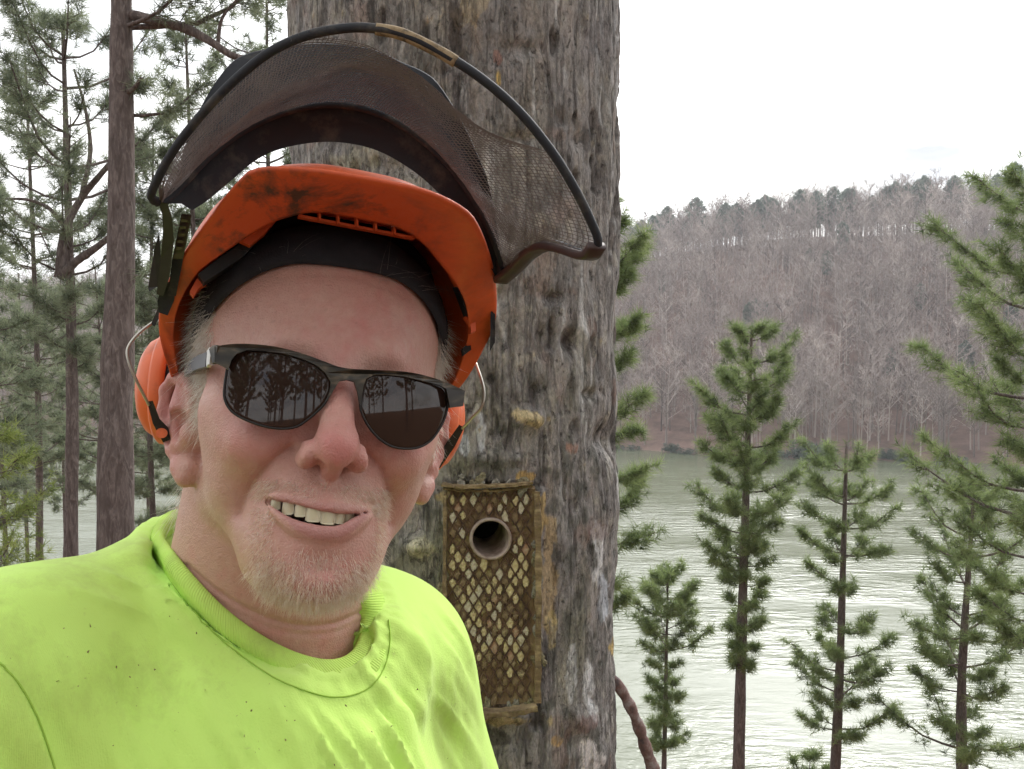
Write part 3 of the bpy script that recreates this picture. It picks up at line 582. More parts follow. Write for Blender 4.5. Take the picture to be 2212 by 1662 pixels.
for u, v, ru, rv, col_, k in [(1290, 1190, 16, 55, (.52, .51, .50), .9), (1305, 1290, 14, 60, (.42, .44, .47), .8), (1270, 1480, 14, 70, (.62, .61, .60), .8), (1268, 1620, 24, 44, (.62, .58, .56), .9), (1262, 1562, 22, 22, (.12, .06, .05), .6), (1290, 1150, 18, 18, (.17, .09, .08), .5), (1135, 905, 26, 18, (.45, .36, .20), .9), (1140, 1030, 30, 16, (.42, .28, .10), .9), (1165, 1100, 16, 50, (.44, .31, .12), .8), (1185, 1240, 14, 150, (.42, .30, .14), .6), (1190, 1380, 12, 60, (.50, .40, .18), .6), (905, 1182, 30, 24, (.40, .37, .26), .95), (1150, 1310, 14, 60, (.36, .14, .07), .5), (1085, 1555, 80, 14, (.42, .33, .17), .8), (1055, 1600, 60, 16, (.06, .05, .04), .8), (1000, 1075, 70, 14, (.38, .28, .13), .7), (1230, 965, 18, 16, (.34, .18, .13), .7), (1075, 120, 14, 22, (.30, .15, .11), .7), (1077, 170, 6, 18, (.55, .38, .12), .8), (1015, 20, 40, 50, (.34, .28, .19), .8), (1290, 90, 30, 60, (.20, .18, .175), .5), (985, 60, 16, 110, (.06, .05, .045), .75), (800, 20, 8, 60, (.05, .045, .04), .8), (860, 60, 8, 60, (.05, .045, .04), .8), (1000, 960, 14, 26, (.45, .46, .48), .7), (1040, 950, 8, 40, (.42, .43, .45), .7), (1235, 1450, 10, 60, (.50, .50, .50), .6), (1325, 1400, 6, 20, (.46, .33, .12), .9), (1200, 1600, 14, 12, (.50, .30, .10), .6), (1180, 560, 30, 60, (.24, .19, .155), .5), (760, 340, 50, 26, (.33, .31, .24), .6)]:
    Cc = lerp(Cc, col_, k * sst(.50, .62, spot(u, v, ru * 1.15, rv * 1.15) + .75 * g3 + .30 * fine))
na_, nz_ = A_.shape
i = (np.arange(na_)[:, None] * nz_ + np.arange(nz_ - 1)[None]); j = (np.roll(np.arange(na_), -1)[:, None] * nz_ + np.arange(nz_ - 1)[None])
F = np.stack([i.ravel(), j.ravel(), j.ravel() + 1, i.ravel() + 1], 1)
def _nbark(t, p, tc):
    P = tc.outputs['Object']; a = attr(t, 'bark').outputs['Color']
    n = noise(t, mapping(t, P, (1, 1, .7)), 90, 10, 0.80, 0.3); n2 = noise(t, mapping(t, P, (1, 1, .5)), 330, 5, .75); n3 = noise(t, mapping(t, P, (1, 1, .55), (5, 3, 1)), 48, 8, .72, .5)
    ck = ramp(t, noise(t, mapping(t, P, (1, 1, .10), (2, 7, 3)), 55, 6, .6, .6), [(.475, (1, 1, 1)), (.495, (0, 0, 0)), (.505, (0, 0, 0)), (.525, (1, 1, 1))]); pits = ramp(t, n, [(.36, (0, 0, 0)), (.43, (1, 1, 1))]); fl_ = ramp(t, n3, [(.56, (0, 0, 0)), (.60, (1, 1, 1))])
    c = mixc(t, 1.0, a, ramp(t, n2, [(0.30, (.62,) * 3), (0.5, (1.0,) * 3), (0.70, (1.45, 1.43, 1.38))]), 'MULTIPLY')
    c = mixc(t, mth(t, 'MULTIPLY', fl_, .38), c, (.40, .375, .345)); c = mixc(t, mth(t, 'MULTIPLY', mth(t, 'SUBTRACT', 1.0, pits), .72), c, (.045, .038, .034)); c = mixc(t, mth(t, 'MULTIPLY', mth(t, 'SUBTRACT', 1.0, ck), .28), c, (.05, .042, .038)); t.links.new(c, p.inputs['Base Color'])
    h = mth(t, 'ADD', mth(t, 'MULTIPLY', mth(t, 'ADD', pits, mth(t, 'MULTIPLY', ck, .8)), .55), mth(t, 'ADD', mth(t, 'MULTIPLY', fl_, .25), mth(t, 'ADD', mth(t, 'MULTIPLY', n, .8), mth(t, 'MULTIPLY', n2, .35)))); bump(t, p, h, 0.9, 0.006)
    t.links.new(ramp(t, noise(t, P, 30, 3), [(.4, (.6,) * 3), (.6, (.95,) * 3)]), p.inputs['Roughness'])
nest = thing('nest_tree', (NX, NY, 0), 'massive grey resin-streaked pine trunk carrying the wooden nest box', 'tree')
obj('trunk', V3.reshape(-1, 3), F, mat('resin_bark', rough=.85, spec=.25, build=_nbark), nest, attrs={'bark': Cc.reshape(-1, 3) * 1.36})
# limb low on the right, bare and reddish
def _limb(t, p, tc):
    P = tc.outputs['Object']; t.links.new(ramp(t, noise(t, P, 60, 5, .7), [(.35, (.10, .075, .07)), (.5, (.21, .125, .105)), (.68, (.33, .29, .27))]), p.inputs['Base Color']); bump(t, p, noise(t, P, 120, 4), .6, .003)
lb = spline(np.array([px(1300, 1440, 1.36), px(1340, 1488, 1.37), px(1372, 1550, 1.38), px(1396, 1620, 1.39), px(1418, 1690, 1.40), px(1430, 1800, 1.42)]), 60)
V, F = sweep(lb, circ(1, 12), scale=np.linspace(.0075, .0105, 60) * (1 + .10 * np.sin(np.arange(60) * .9) + .05 * RNG.normal(size=60)), up=(1, 0, 0)); obj('branch', V, F, mat('limb_bark', rough=.7, spec=.3, build=_limb), nest)
# upper crown, above the frame, keeps the stem a tree from any side
rng = np.random.default_rng(8); TC, TD, parts = [], [], []
for k in range(34):
    h = rng.uniform(5.2, 9.2); az = rng.uniform(0, 6.28); L = rng.uniform(.8, 2.0) * (1.2 - (h - 5) / 6); p0 = np.array([NX, NY, h]); o_ = np.array([math.cos(az), math.sin(az), .35]); B_ = np.array([p0, p0 + o_ * L * .5 - (0, 0, .1), p0 + o_ * L]); parts.append(sweep(spline(B_, 5), circ(1, 5), scale=np.linspace(.04, .01, 5), cap=False))
    for q in range(9): t_ = rng.uniform(.4, 1); TC.append(p0 + o_ * L * t_ + rng.normal(size=3) * .15); TD.append(o_ + rng.normal(size=3) * .5)
V, F = merge(parts); tag(obj('branchwork', V, F, M_BARK, nest), kind='stuff'); V, F = tufts(np.array(TC), np.array(TD), .24, 20, .007, rng); tag(obj('crown', V, F, M_NEED, nest, attrs={'tone': rng.uniform(.2, .8, len(V))}, smooth=False), kind='stuff')
# ---- the box
BD = 1.089
box = thing('nest_box', px(1062, 1524, BD), 'wooden nest box under rusty diamond mesh set into the massive trunk', 'nest box')
nx_, nup = nrm(px(1160, 1200, BD) - px(962, 1200, BD)), nrm(px(1060, 1100, BD) - px(1060, 1500, BD)); nin = np.cross(nx_, nup); nin = nin if nin[1] > 0 else -nin
B0 = px(1060, 1290, BD)
def bp(u, v, dp=0.0): # on the box front (picture coordinates) at depth dp behind it
    return px(u, v, BD) + nin * dp
hc = np.array([1060., 1163.]); hr_ = 41.0
a_ = np.linspace(0, 2 * np.pi, 48, endpoint=False)
hole = np.stack([hc[0] + hr_ * np.cos(a_), hc[1] + hr_ * np.sin(a_)], 1)
def ray_rect(a): 
    dx, dy = math.cos(a), math.sin(a); t = min([(q - hc[0]) / dx for q in (966, 1156) if dx * (q - hc[0]) > 1e-9] + [(q - hc[1]) / dy for q in (1056, 1522) if dy * (q - hc[1]) > 1e-9]); return hc + t * np.array([dx, dy])
ang = sorted(list(a_) + [math.atan2(y - hc[1], x - hc[0]) % (2 * math.pi) for x in (966, 1156) for y in (1056, 1522)])
inn = np.array([hc + hr_ * np.array([math.cos(q), math.sin(q)]) for q in ang]); outr = np.array([ray_rect(q) for q in ang]); n = len(ang)
def _wood(t, p, tc):
    P = tc.outputs['Object']; n = noise(t, mapping(t, P, (1, 1, .25)), 70, 6, .7); n2 = noise(t, P, 38, 4, .6)
    c = ramp(t, n, [(.3, (.075, .047, .030)), (.5, (.165, .105, .062)), (.72, (.30, .21, .125))]); c = mixc(t, ramp(t, n2, [(.52, (0, 0, 0)), (.66, (1, 1, 1))]), c, (.33, .26, .14)); t.links.new(c, p.inputs['Base Color']); bump(t, p, mth(t, 'ADD', n, n2), .8, .003)
M_WOOD = mat('weathered_board', rough=.85, spec=.2, build=_wood)
rows = [np.array([bp(*q, .030) for q in inn]), np.array([bp(*q) for q in inn])] + [np.array([bp(*(inn[k] * (1 - t) + outr[k] * t), .0016 * math.sin(k * 1.7 + t * 9)) for k in range(n)]) for t in (.25, .5, .75)] + [np.array([bp(*q) for q in outr]), np.array([bp(*q, .05) for q in outr])]
V = np.vstack(rows); F = [(k * n + q, k * n + (q + 1) % n, (k + 1) * n + (q + 1) % n, (k + 1) * n + q) for k in range(len(rows) - 1) for q in range(n)]
obj('front_board', V, F, M_WOOD, box, smooth=False)
# entrance pipe
M_PIPE = mat('pipe', rough=.55, spec=.3, build=lambda t, p, tc: t.links.new(ramp(t, noise(t, tc.outputs['Object'], 60, 4, .6), [(.35, (.17, .12, .09)), (.55, (.33, .26, .21)), (.7, (.43, .36, .29))]), p.inputs['Base Color']))
def cring(r, dp): k_ = max(dp, 0) / .062; return np.array([bp(hc[0] - 22 * k_ + r * math.cos(q), hc[1] - 19 * k_ + r * math.sin(q), dp) for q in a_])
rows = [cring(44.5, .004), cring(45.5, -.006), cring(43.5, -.0085), cring(39.5, -.0080), cring(38.5, -.004), cring(38.0, .030), cring(37.5, .062)]; n2_ = len(a_)
V = np.vstack(rows); F = [(k * n2_ + q, k * n2_ + (q + 1) % n2_, (k + 1) * n2_ + (q + 1) % n2_, (k + 1) * n2_ + q) for k in range(len(rows) - 1) for q in range(n2_)]; obj('entrance_pipe', V, F, M_PIPE, box)
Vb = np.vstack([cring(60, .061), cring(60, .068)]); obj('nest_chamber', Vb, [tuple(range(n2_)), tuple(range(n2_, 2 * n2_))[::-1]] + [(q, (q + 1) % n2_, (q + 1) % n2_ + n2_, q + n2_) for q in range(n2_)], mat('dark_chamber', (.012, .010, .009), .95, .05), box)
# diamond mesh: zigzag strands; paint and resin flecks left in the cells
cw, ch = 22.6, 35.5; M_RUST = mat('rusty_mesh', rough=.75, spec=.3, build=lambda t, p, tc: t.links.new(ramp(t, noise(t, tc.outputs['Object'], 120, 4), [(.35, (.045, .027, .018)), (.6, (.11, .062, .035)), (.75, (.20, .14, .08))]), p.inputs['Base Color']))
u0, u1, v0, v1 = 972, 1152, 1062, 1516
rngb = np.random.default_rng(4)
nk = int((u1 - u0) / (cw / 2)); nq = int((v1 - v0) / (ch / 2))
def flush(run):
    if len(run) > 1:
        W = np.array([bp(a, b, d) for a, b, d in run]); V, F = sweep(W, circ(.0007, 5, .0011), up=nin); obj('mesh_strand', V, F, M_RUST, box, smooth=False)
for k in range(nk + 1):
    run = []
    for q in range(nq + 1):
        a = u0 + k * cw / 2 + (-1)**(k + q) * cw / 4 * .93 + rngb.normal() * .5; b = v0 + q * ch / 2 + rngb.normal() * .6
        if math.hypot(a - hc[0], b - hc[1]) < 47: flush(run); run = []
        else: run.append((a, b, -.0022 - .0009 * (q % 2)))
    flush(run)
fl = []
def fleck(seed):
    r = np.random.default_rng(seed); m = 14; a = np.linspace(0, 2 * np.pi, m, endpoint=False); rr = 1 + .16 * r.normal(size=m); X = np.stack([np.sign(np.cos(a)) * np.abs(np.cos(a))**1.25 * rr * .0046, 0 * a, np.sin(a) * rr * .0078], 1)
    V = np.vstack([X + (0, .001, 0), X * .8 + np.array([0, -.0012, 0]) + r.normal(size=X.shape) * .0003, [[0, -.0017, 0]]]); F = [(i, (i + 1) % m, m + (i + 1) % m, m + i) for i in range(m)] + [(m + i, m + (i + 1) % m, 2 * m) for i in range(m)]; return V, F
FM = [mat('fleck_%s' % nm, rough=.8, spec=.2, build=(lambda cA, cB: lambda t, p, tc: (t.links.new(mixc(t, ramp(t, noise(t, tc.outputs['Object'], 240, 4, .7), [(.35, (0, 0, 0)), (.65, (1, 1, 1))]), cA, cB), p.inputs['Base Color']), bump(t, p, noise(t, tc.outputs['Object'], 500, 3), .5, .002)))(cA, cB)) for nm, cA, cB in (('cream', (.66, .57, .35), (.42, .32, .16)), ('pale', (.60, .55, .44), (.42, .35, .24)), ('brick', (.33, .17, .11), (.40, .31, .21)), ('brown', (.15, .10, .06), (.26, .19, .11)))]
for sd_ in range(6):
    V, F = fleck(900 + sd_); me = mesh_data('resin_fleck', V, F, False); fl.append(me)
fleckm = {}
for k in range(nk):
    for q in range(nq + 1):
        if (k + 1 + q) % 2: continue
        u, v = u0 + (k + .5) * cw / 2, v0 + q * ch / 2
        if not (u0 < u < u1 and v0 + 6 < v < v1 - 6) or math.hypot(u - hc[0], v - hc[1]) < 55: continue
        if rngb.uniform() + .9 * vnoise(np.array([[u / 34, v / 46, .5]]), 5)[0] > (.92 if 1190 < v < 1405 else .75 if v < 1190 else .5): continue
        mi = rngb.choice(4, p=(.45, .25, .10, .20) if v < 1405 else (.12, .08, .10, .70)); key = (rngb.integers(6), mi)
        if key not in fleckm: me = fl[key[0]].copy(); me.materials.append(FM[mi]); fleckm[key] = me
        o = bpy.data.objects.new('resin_fleck', fleckm[key]); COL.objects.link(o); o.parent = box; w_ = bp(u + rngb.normal() * .8, v + rngb.normal() * 1.5, -.0004); o.location = w_ - wloc(box); s_ = rngb.uniform(.75, 1.25); o.scale = (s_ * rngb.uniform(.8, 1.1), 1, s_ * rngb.uniform(.8, 1.15)); o.rotation_euler = (-R_(PITCH), rngb.normal() * .12, 0)
# crusts of dried resin creeping over the mesh and the edges of the pocket
crm = {}
def crust(u, v, sc, mi, dp):
    key = (int(rngb.integers(6)), mi)
    if key not in crm:
        me = fl[key[0]].copy(); me.materials.append(CM[mi]); crm[key] = me
    o = bpy.data.objects.new('resin_crust', crm[key]); COL.objects.link(o); o.parent = box; o.location = bp(u, v, dp) - wloc(box); o.scale = (sc * rngb.uniform(.7, 1.5), rngb.uniform(.7, 1.1), sc * rngb.uniform(.7, 1.6)); o.rotation_euler = (-R_(PITCH), rngb.uniform(-.6, .6), 0)
CM = [mat('crust_%s' % nm, rough=.9, spec=.15, build=(lambda cA, cB: lambda t, p, tc: (t.links.new(ramp(t, noise(t, tc.outputs['Object'], 320, 6, .75), [(.32, cB), (.5, cA), (.68, tuple(min(1, q * 1.5) for q in cA))]), p.inputs['Base Color']), bump(t, p, noise(t, tc.outputs['Object'], 420, 5, .7), .9, .003)))(cA, cB)) for nm, cA, cB in (('tan', (.36, .29, .17), (.12, .09, .05)), ('grey', (.29, .27, .22), (.10, .09, .07)), ('olive', (.24, .21, .13), (.08, .065, .04)))]
for _ in range(46):
    sd_ = rngb.integers(4); q = rngb.uniform(0, 1)
    if sd_ == 0: u, v = 962 + rngb.normal() * 5, 1052 + q * 470
    elif sd_ == 1: u, v = 1160 + rngb.normal() * 6, 1052 + q * 470
    elif sd_ == 2: u, v = 962 + q * 198, 1052 + rngb.normal() * 6
    else: u, v = 985 + q * 175, 1526 + rngb.normal() * 8
    crust(u, v, rngb.uniform(.5, 1.25), int(rngb.integers(1, 3)), -.001)
for _ in range(20):
    u, v = rngb.normal(1068, 42), rngb.normal(1330, 75)
    if 972 < u < 1150 and math.hypot(u - hc[0], v - hc[1]) > 60: crust(u, v, rngb.uniform(.6, 1.1), 0, -.0006)
# sill, lintel and side strips of split wood round the pocket
def strip(P, th, name, seed):
    r = np.random.default_rng(seed); W = np.array([bp(a, b, d) for a, b, d in P]); S_ = spline(W, 26); V, F = sweep(S_, rrect(th[0], th[1], .001), up=nin, scale=1 + .14 * r.normal(size=26)); V = V + r.normal(size=V.shape) * .0004; obj(name, V, F, M_WOOD2, box, smooth=False)
M_WOOD2 = mat('split_wood', rough=.85, spec=.2, build=lambda t, p, tc: (t.links.new(ramp(t, noise(t, mapping(t, tc.outputs['Object'], (.3, 1, 1)), 90, 6, .7), [(.3, (.07, .05, .03)), (.5, (.20, .145, .08)), (.7, (.40, .31, .17))]), p.inputs['Base Color']), bump(t, p, noise(t, tc.outputs['Object'], 200, 5), .8, .003)))
strip([(956, 1046, -.006), (1010, 1050, -.008), (1090, 1047, -.008), (1150, 1042, -.006)], (.012, .004), 'lintel', 1); strip([(958, 1056, -.002), (1050, 1060, -.003), (1150, 1050, -.002)], (.008, .0028), 'lintel', 2)
strip([(985, 1536, -.010), (1040, 1534, -.012), (1100, 1530, -.012), (1158, 1522, -.008)], (.018, .006), 'sill', 3)
strip([(962, 1070, .000), (961, 1250, -.002), (964, 1510, .000)], (.007, .0042), 'side_strip', 4); strip([(1160, 1062, -.002), (1163, 1250, -.004), (1161, 1515, -.002)], (.009, .0075), 'side_strip', 5)
# ================================================================== the person
def z4(L): a = np.array(L, float); return (500 + a[:, 0] * .2708) * .8848, (1100 + a[:, 1] * .2708) * .8848
_lipz = lambda x, y: 103 - 0.0125 * x**2
def mouth_curve(L, deg=4):
    u, v = z4(L); P = px2h(u, v, _lipz); o = np.argsort(P[:, 0]); return P[o, 0], P[o, 1]
_ux, _uy = mouth_curve([(560, 425), (700, 452), (830, 480), (950, 518), (1070, 545), (1200, 562), (1330, 570), (1440, 558), (1530, 545)])
_lx, _ly = mouth_curve([(560, 428), (620, 505), (720, 575), (800, 622), (930, 672), (1060, 702), (1180, 705), (1260, 682), (1330, 630), (1400, 590), (1530, 549)])
_tx, _ty = mouth_curve([(520, 390), (650, 372), (800, 385), (950, 425), (1080, 445), (1180, 445), (1300, 462), (1430, 492), (1550, 535)])
_bx, _by = mouth_curve([(530, 430), (640, 590), (740, 690), (850, 785), (980, 845), (1100, 860), (1250, 830), (1350, 765), (1450, 665), (1545, 555)])
mx0, mx1 = _ux[0], _ux[-1]
f_up = lambda x: np.interp(x, _ux, _uy); f_lo = lambda x: np.minimum(np.interp(x, _lx, _ly) + 1.7 * np.exp(-((x - 1) / 17.0)**2), np.interp(x, _ux, _uy) - .05)
f_top = lambda x: np.interp(x, _tx, _ty); f_bot = lambda x: np.interp(x, _bx, _by)

S = Sculpt((-100, -215, -112), (100, 125, 132), 1.35)
S.ell((0, 36, -8), (76, 80, 92), 10)                       # cranium
S.ell((0, 42, 28), (63, 58, 66), 25)                       # forehead
S.ell((0, -22, 32), (62, 72, 60), 25)                      # mid face
S.ell((0, -82, 44), (38, 38, 46), 20)                      # lower face
S.ell((53, -20, 46), (17, 19, 28), 18, mir=True)           # cheekbones
S.cap((51, -62, 3), (15, -101, 73), 13, 10, 20, mir=True)  # jaw line
S.ell((49, -48, 36), (13, 24, 24), 18, mir=True)           # side of the cheek
S.ell((0, -109, 81), (16, 15, 15), 13)                     # chin
S.ell((0, -104, 40), (36, 22, 40), 16)                     # under the chin
S.ell((0, -78, 66), (31, 27, 31), 16)                      # muzzle
S.ell((38, -37, 68), (20, 18, 21), 14, mir=True)           # smiling cheek
S.cap((-26, 15, 82), (26, 15, 82), 13, 13, 14)             # brow
S.ell((32, -3, 104), (17, 12, 15), 12, 's', mir=True)      # eye sockets
S.ell((31, -3, 82), (13, 11.5, 11.5), 3, mir=True)         # closed lids
# nose
S.cap((0, 4, 91), (0, -36, 107), 8.5, 10.0, 9)
S.ell((0, -42, 109), (11.5, 10.5, 11.5), 7)
S.ell((14.5, -46, 99), (7.5, 8.0, 10), 5, mir=True)
S.cap((0, -53, 97), (0, -48, 111), 5.5, 6, 5)
S.ell((7.5, -54, 105), (3.6, 4.5, 6.0), 2.0, 's', mir=True)
S.ell((22.5, -45, 103), (2.6, 8, 7), 6, 's', mir=True)      # groove behind the wing
# lips
xs = np.linspace(mx0 + 2, mx1 - 2, 15)
tk = np.maximum((f_top(xs) - f_up(xs)) / 2 * .85, 1.5); bk = np.maximum((f_lo(xs) - f_bot(xs)) / 2 * .68, 1.4)
S.chain(np.stack([xs, f_up(xs) + tk * 0.95, _lipz(xs, 0) - tk - 5.2], 1), tk + 0.6, 4)
S.chain(np.stack([xs, f_lo(xs) - bk * 0.95, _lipz(xs, 0) - bk - 3.6], 1), bk + 0.6, 4)
S.cap((0, -103, 101), (0, -103, 103), 5, 5, 9, 's'); S.cap((-10, -103, 100), (10, -103, 100), 4, 4, 9, 's')   # crease above the chin
sl = S.box((mx0 - 4, -110, 74), (mx1 + 4, -60, 125)); gx, gy, gz = S.grid(sl)
dm = np.maximum(np.maximum(gy - f_up(gx), f_lo(gx) - gy) * 0.8, 84 - gz - 0.008 * gx**2)
S.op(sl, np.broadcast_to(dm, S.d[sl].shape).astype(np.float32), 1.5, 's')
# neck
def w2h(P):
    P = np.asarray(P, float); x = P[..., 0]; y0 = P[..., 1]; z0 = P[..., 2] - CAM_Z
    d = y0 * _cp - z0 * _sp; y = y0 * _sp + z0 * _cp
    return (np.stack([x, y, -d], -1) - HT) @ HROT * 1000
NECK = w2h(px([580], [1330], [0.655]))[0]
S.cap((-10, -46, -32), NECK + (-4, 0, -4), 64, 68, 12)
S.cap(NECK, NECK + (0, -40, -8), 66, 72, 10)
S.cap((-34, -40, 0), NECK + (6, 0, 40), 15, 12, 20); S.cap((38, -45, 0), NECK + (10, 0, 38), 16, 14, 20)
# ears: (back, up) in the plane of the ear
def ear(sg):
    o = np.array([sg * 71.0, -22.0, 4.0]); out = R_(30)
    bk_ = np.array([sg * math.sin(out), 0.06, -math.cos(out)]); up_ = np.array([sg * 0.10, 0.985, -0.13]); nn = np.cross(bk_, up_) * sg * -1
    if nn[0] * sg < 0: nn = -nn
    E_ = lambda b, u, n=0: o + bk_ * b + up_ * u + nn * n
    S.chain([E_(3, -6, 0), E_(14, -1, 0), E_(16, 8, 0), E_(12, -12, -1)], [7, 8, 8, 8], 8)
    S.ell(E_(15, 4, 1), (9, 24, 9), 6)
    S.chain([E_(7, -2, 2), E_(1, 10, 3), E_(1, 22, 3), E_(8, 31, 4), E_(19, 32, 5), E_(27, 24, 6), E_(30, 10, 6), E_(28, -4, 5), E_(22, -16, 4), E_(15, -25, 3)], [2.6, 3.2, 3.6, 4, 4, 4, 3.8, 3.6, 3.6, 4.2], 3)
    S.chain([E_(10, -33, 2), E_(13, -27, 2), E_(6, -26, 1)], [6, 5.5, 5], 6)
    S.ell(E_(10, 0, 9), (8, 9.5, 8), 4, 's')                       # concha
    S.chain([E_(20, 22, 11), E_(22, 8, 11), E_(20, -8, 10)], [5.2, 5, 4.5], 3, 's')
    S.chain([E_(13, 24, 4), E_(17, 12, 5), E_(17, -4, 5), E_(12, -14, 4)], [3.2, 3, 3, 3.4], 3)  # antihelix
    S.ell(E_(2, -5, 5), (5, 6, 4), 4)                              # tragus
ear(-1); ear(1)
HV, HF = S.mesh(1)
del S
HN = vnormals(HV, HF)
if (HN * (HV - np.array([0, 0, 0]))).sum() < 0: HF = HF[:, ::-1]; HN = -HN
# creases and skin relief, along the normal
def polydist(V, P):
    P = np.asarray(P, float); best = np.full(len(V), 1e9)
    for a, b in zip(P[:-1], P[1:]):
        D = b - a; t = np.clip(((V - a) @ D) / (D @ D), 0, 1); best = np.minimum(best, np.linalg.norm(V - a - t[:, None] * D, axis=1))
    return best
front = sst(40, 60, HV[:, 2])
disp = np.zeros(len(HV))
zf = lambda x, y: 104 - 0.0105 * x**2 - 0.0 * y
def crease(pts, wid, dep, side=0):
    """valley along a line given in (x, y) on the front of the face"""
    global disp
    P = spline(np.array(pts, float), 30); d2 = np.full(len(HV), 1e9); q = HV[:, :2]
    for a, b in zip(P[:-1], P[1:]):
        D = b - a; t = np.clip(((q - a) @ D) / (D @ D), 0, 1); d2 = np.minimum(d2, np.linalg.norm(q - a - t[:, None] * D, axis=1))
    disp -= dep * np.exp(-(d2 / wid)**2) * front
for sg in (-1, 1):
    crease([(sg * 21, -41), (sg * 29, -49), (sg * 38, -59), (sg * 43, -69), (sg * 45, -78)], 4.2, 2.0)
    crease([(sg * 21, -41), (sg * 29, -49), (sg * 38, -59), (sg * 43, -69), (sg * 45, -78)], 1.4, 2.0)
    crease([(sg * 33, -72), (sg * 36, -80), (sg * 35, -88)], 3.0, 1.2)
    crease([(sg * 50, -24), (sg * 58, -36), (sg * 60, -50)], 5, 0.7)
    crease([(sg * 52, 2), (sg * 62, 8), (sg * 68, 15)], 1.2, 0.5); crease([(sg * 52, -6), (sg * 62, -9), (sg * 69, -12)], 1.2, 0.5)
crease([(-40, 40), (-20, 43), (0, 42), (20, 44), (40, 41)], 1.5, 0.6); crease([(-36, 56), (-10, 59), (15, 58), (36, 55)], 1.5, 0.5); crease([(-30, 30), (-8, 32), (14, 31)], 1.2, 0.3)
crease([(-4, 12), (-5, 20), (-4, 27)], 1.5, 0.5); crease([(5, 11), (6, 19), (5, 26)], 1.5, 0.4)
crease([(-2, -57), (-1, -68)], 2.5, 0.5)
disp += 0.28 * fbm(HV / 9.0, 3, 5) + 0.35 * fbm(HV / 22.0, 2, 9)
# neck folds
for dy, dp in ((0, 2.0), (17, 1.1)):
    P = px2h([400, 470, 560, 640, 720, 780], np.array([1215, 1285, 1335, 1362, 1362, 1330]) + dy, lambda x, y: 60 - 0.012 * x**2)
    d = np.full(len(HV), 1e9); wv = h2w(HV)
    cc = (wv - np.array([0, 0, CAM_Z])); dep = cc[:, 1] * _cp - cc[:, 2] * _sp; uu = CX + F_PX * cc[:, 0] / dep; vv = CY - F_PX * (cc[:, 1] * _sp + cc[:, 2] * _cp) / dep
    line = spline(np.stack([[400, 470, 560, 640, 720, 780], np.array([1222, 1282, 1330, 1352, 1350, 1325]) + dy], 1), 40); q = np.stack([uu, vv], 1)
    for a, b in zip(line[:-1], line[1:]):
        D = b - a; t = np.clip(((q - a) @ D) / (D @ D), 0, 1); d = np.minimum(d, np.linalg.norm(q - a - t[:, None] * D, axis=1))
    disp -= dp * np.exp(-(d / 7)**2) * (HV[:, 1] < -100)
HV = HV + HN * disp[:, None]
HN = vnormals(HV, HF)
# colour of the skin itself: ruddy nose, cheeks and ears, pale jaw, lips
x, y, z = HV.T
def blob(cx_, cy_, cz_, r): return np.exp(-((x - cx_)**2 + (y - cy_)**2 + (z - cz_)**2) / r**2)
red = 1.0 * blob(0, -42, 115, 20) + 0.55 * blob(0, -15, 100, 14) + 0.65 * blob(-38, -34, 78, 24) + 0.65 * blob(38, -34, 78, 24) + 0.4 * blob(0, 22, 95, 24) + 0.35 * blob(20, 50, 85, 30)
red += 0.7 * sst(76, 84, np.abs(x)) * (z < 15) + 0.55 * blob(0, -118, 92, 16) + 0.35 * sst(-130, -150, y)
red += 0.50 * fbm(HV / 11.0, 4, 3) + 0.28 * fbm(HV / 4.0, 2, 8)
nearmouth = (z > 80) & (x > mx0 + 0.5) & (x < mx1 - 0.5)
lipm = nearmouth * (sst(f_top(x) + 0.2, f_top(x) - 1.8, y) * sst(f_bot(x) + 1.6, f_bot(x) + 3.8, y)) * sst(mx0, mx0 + 6, x) * sst(mx1, mx1 - 6, x)
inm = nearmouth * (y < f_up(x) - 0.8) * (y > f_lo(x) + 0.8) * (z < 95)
spots = sst(.74, .84, vnoise(HV / 2.6, 77)) * .8 * sst(-.1, .3, fbm(HV / 30, 2, 78))
base = np.array([0.56, 0.318, 0.255]); ruddy = np.array([0.54, 0.195, 0.172]); lipc = np.array([0.40, 0.165, 0.155]); pale = np.array([0.53, 0.32, 0.245])
r_ = np.clip(red, 0, 1)[:, None]; skc = base * (1 - r_) + ruddy * r_
pl = np.clip(0.6 * blob(-62, -60, 30, 40) + 0.4 * blob(62, -60, 30, 40), 0, 1)[:, None]; skc = skc * (1 - pl) + pale * pl
skc = skc * (1 - 0.25 * spots[:, None]); l_ = (lipm * np.where(y > (f_up(x) + f_lo(x)) / 2, 0.40, 0.70))[:, None]; skc = skc * (1 - l_) + lipc * l_
skc = np.where(inm[:, None] > 0, np.array([0.10, 0.03, 0.025]), skc)
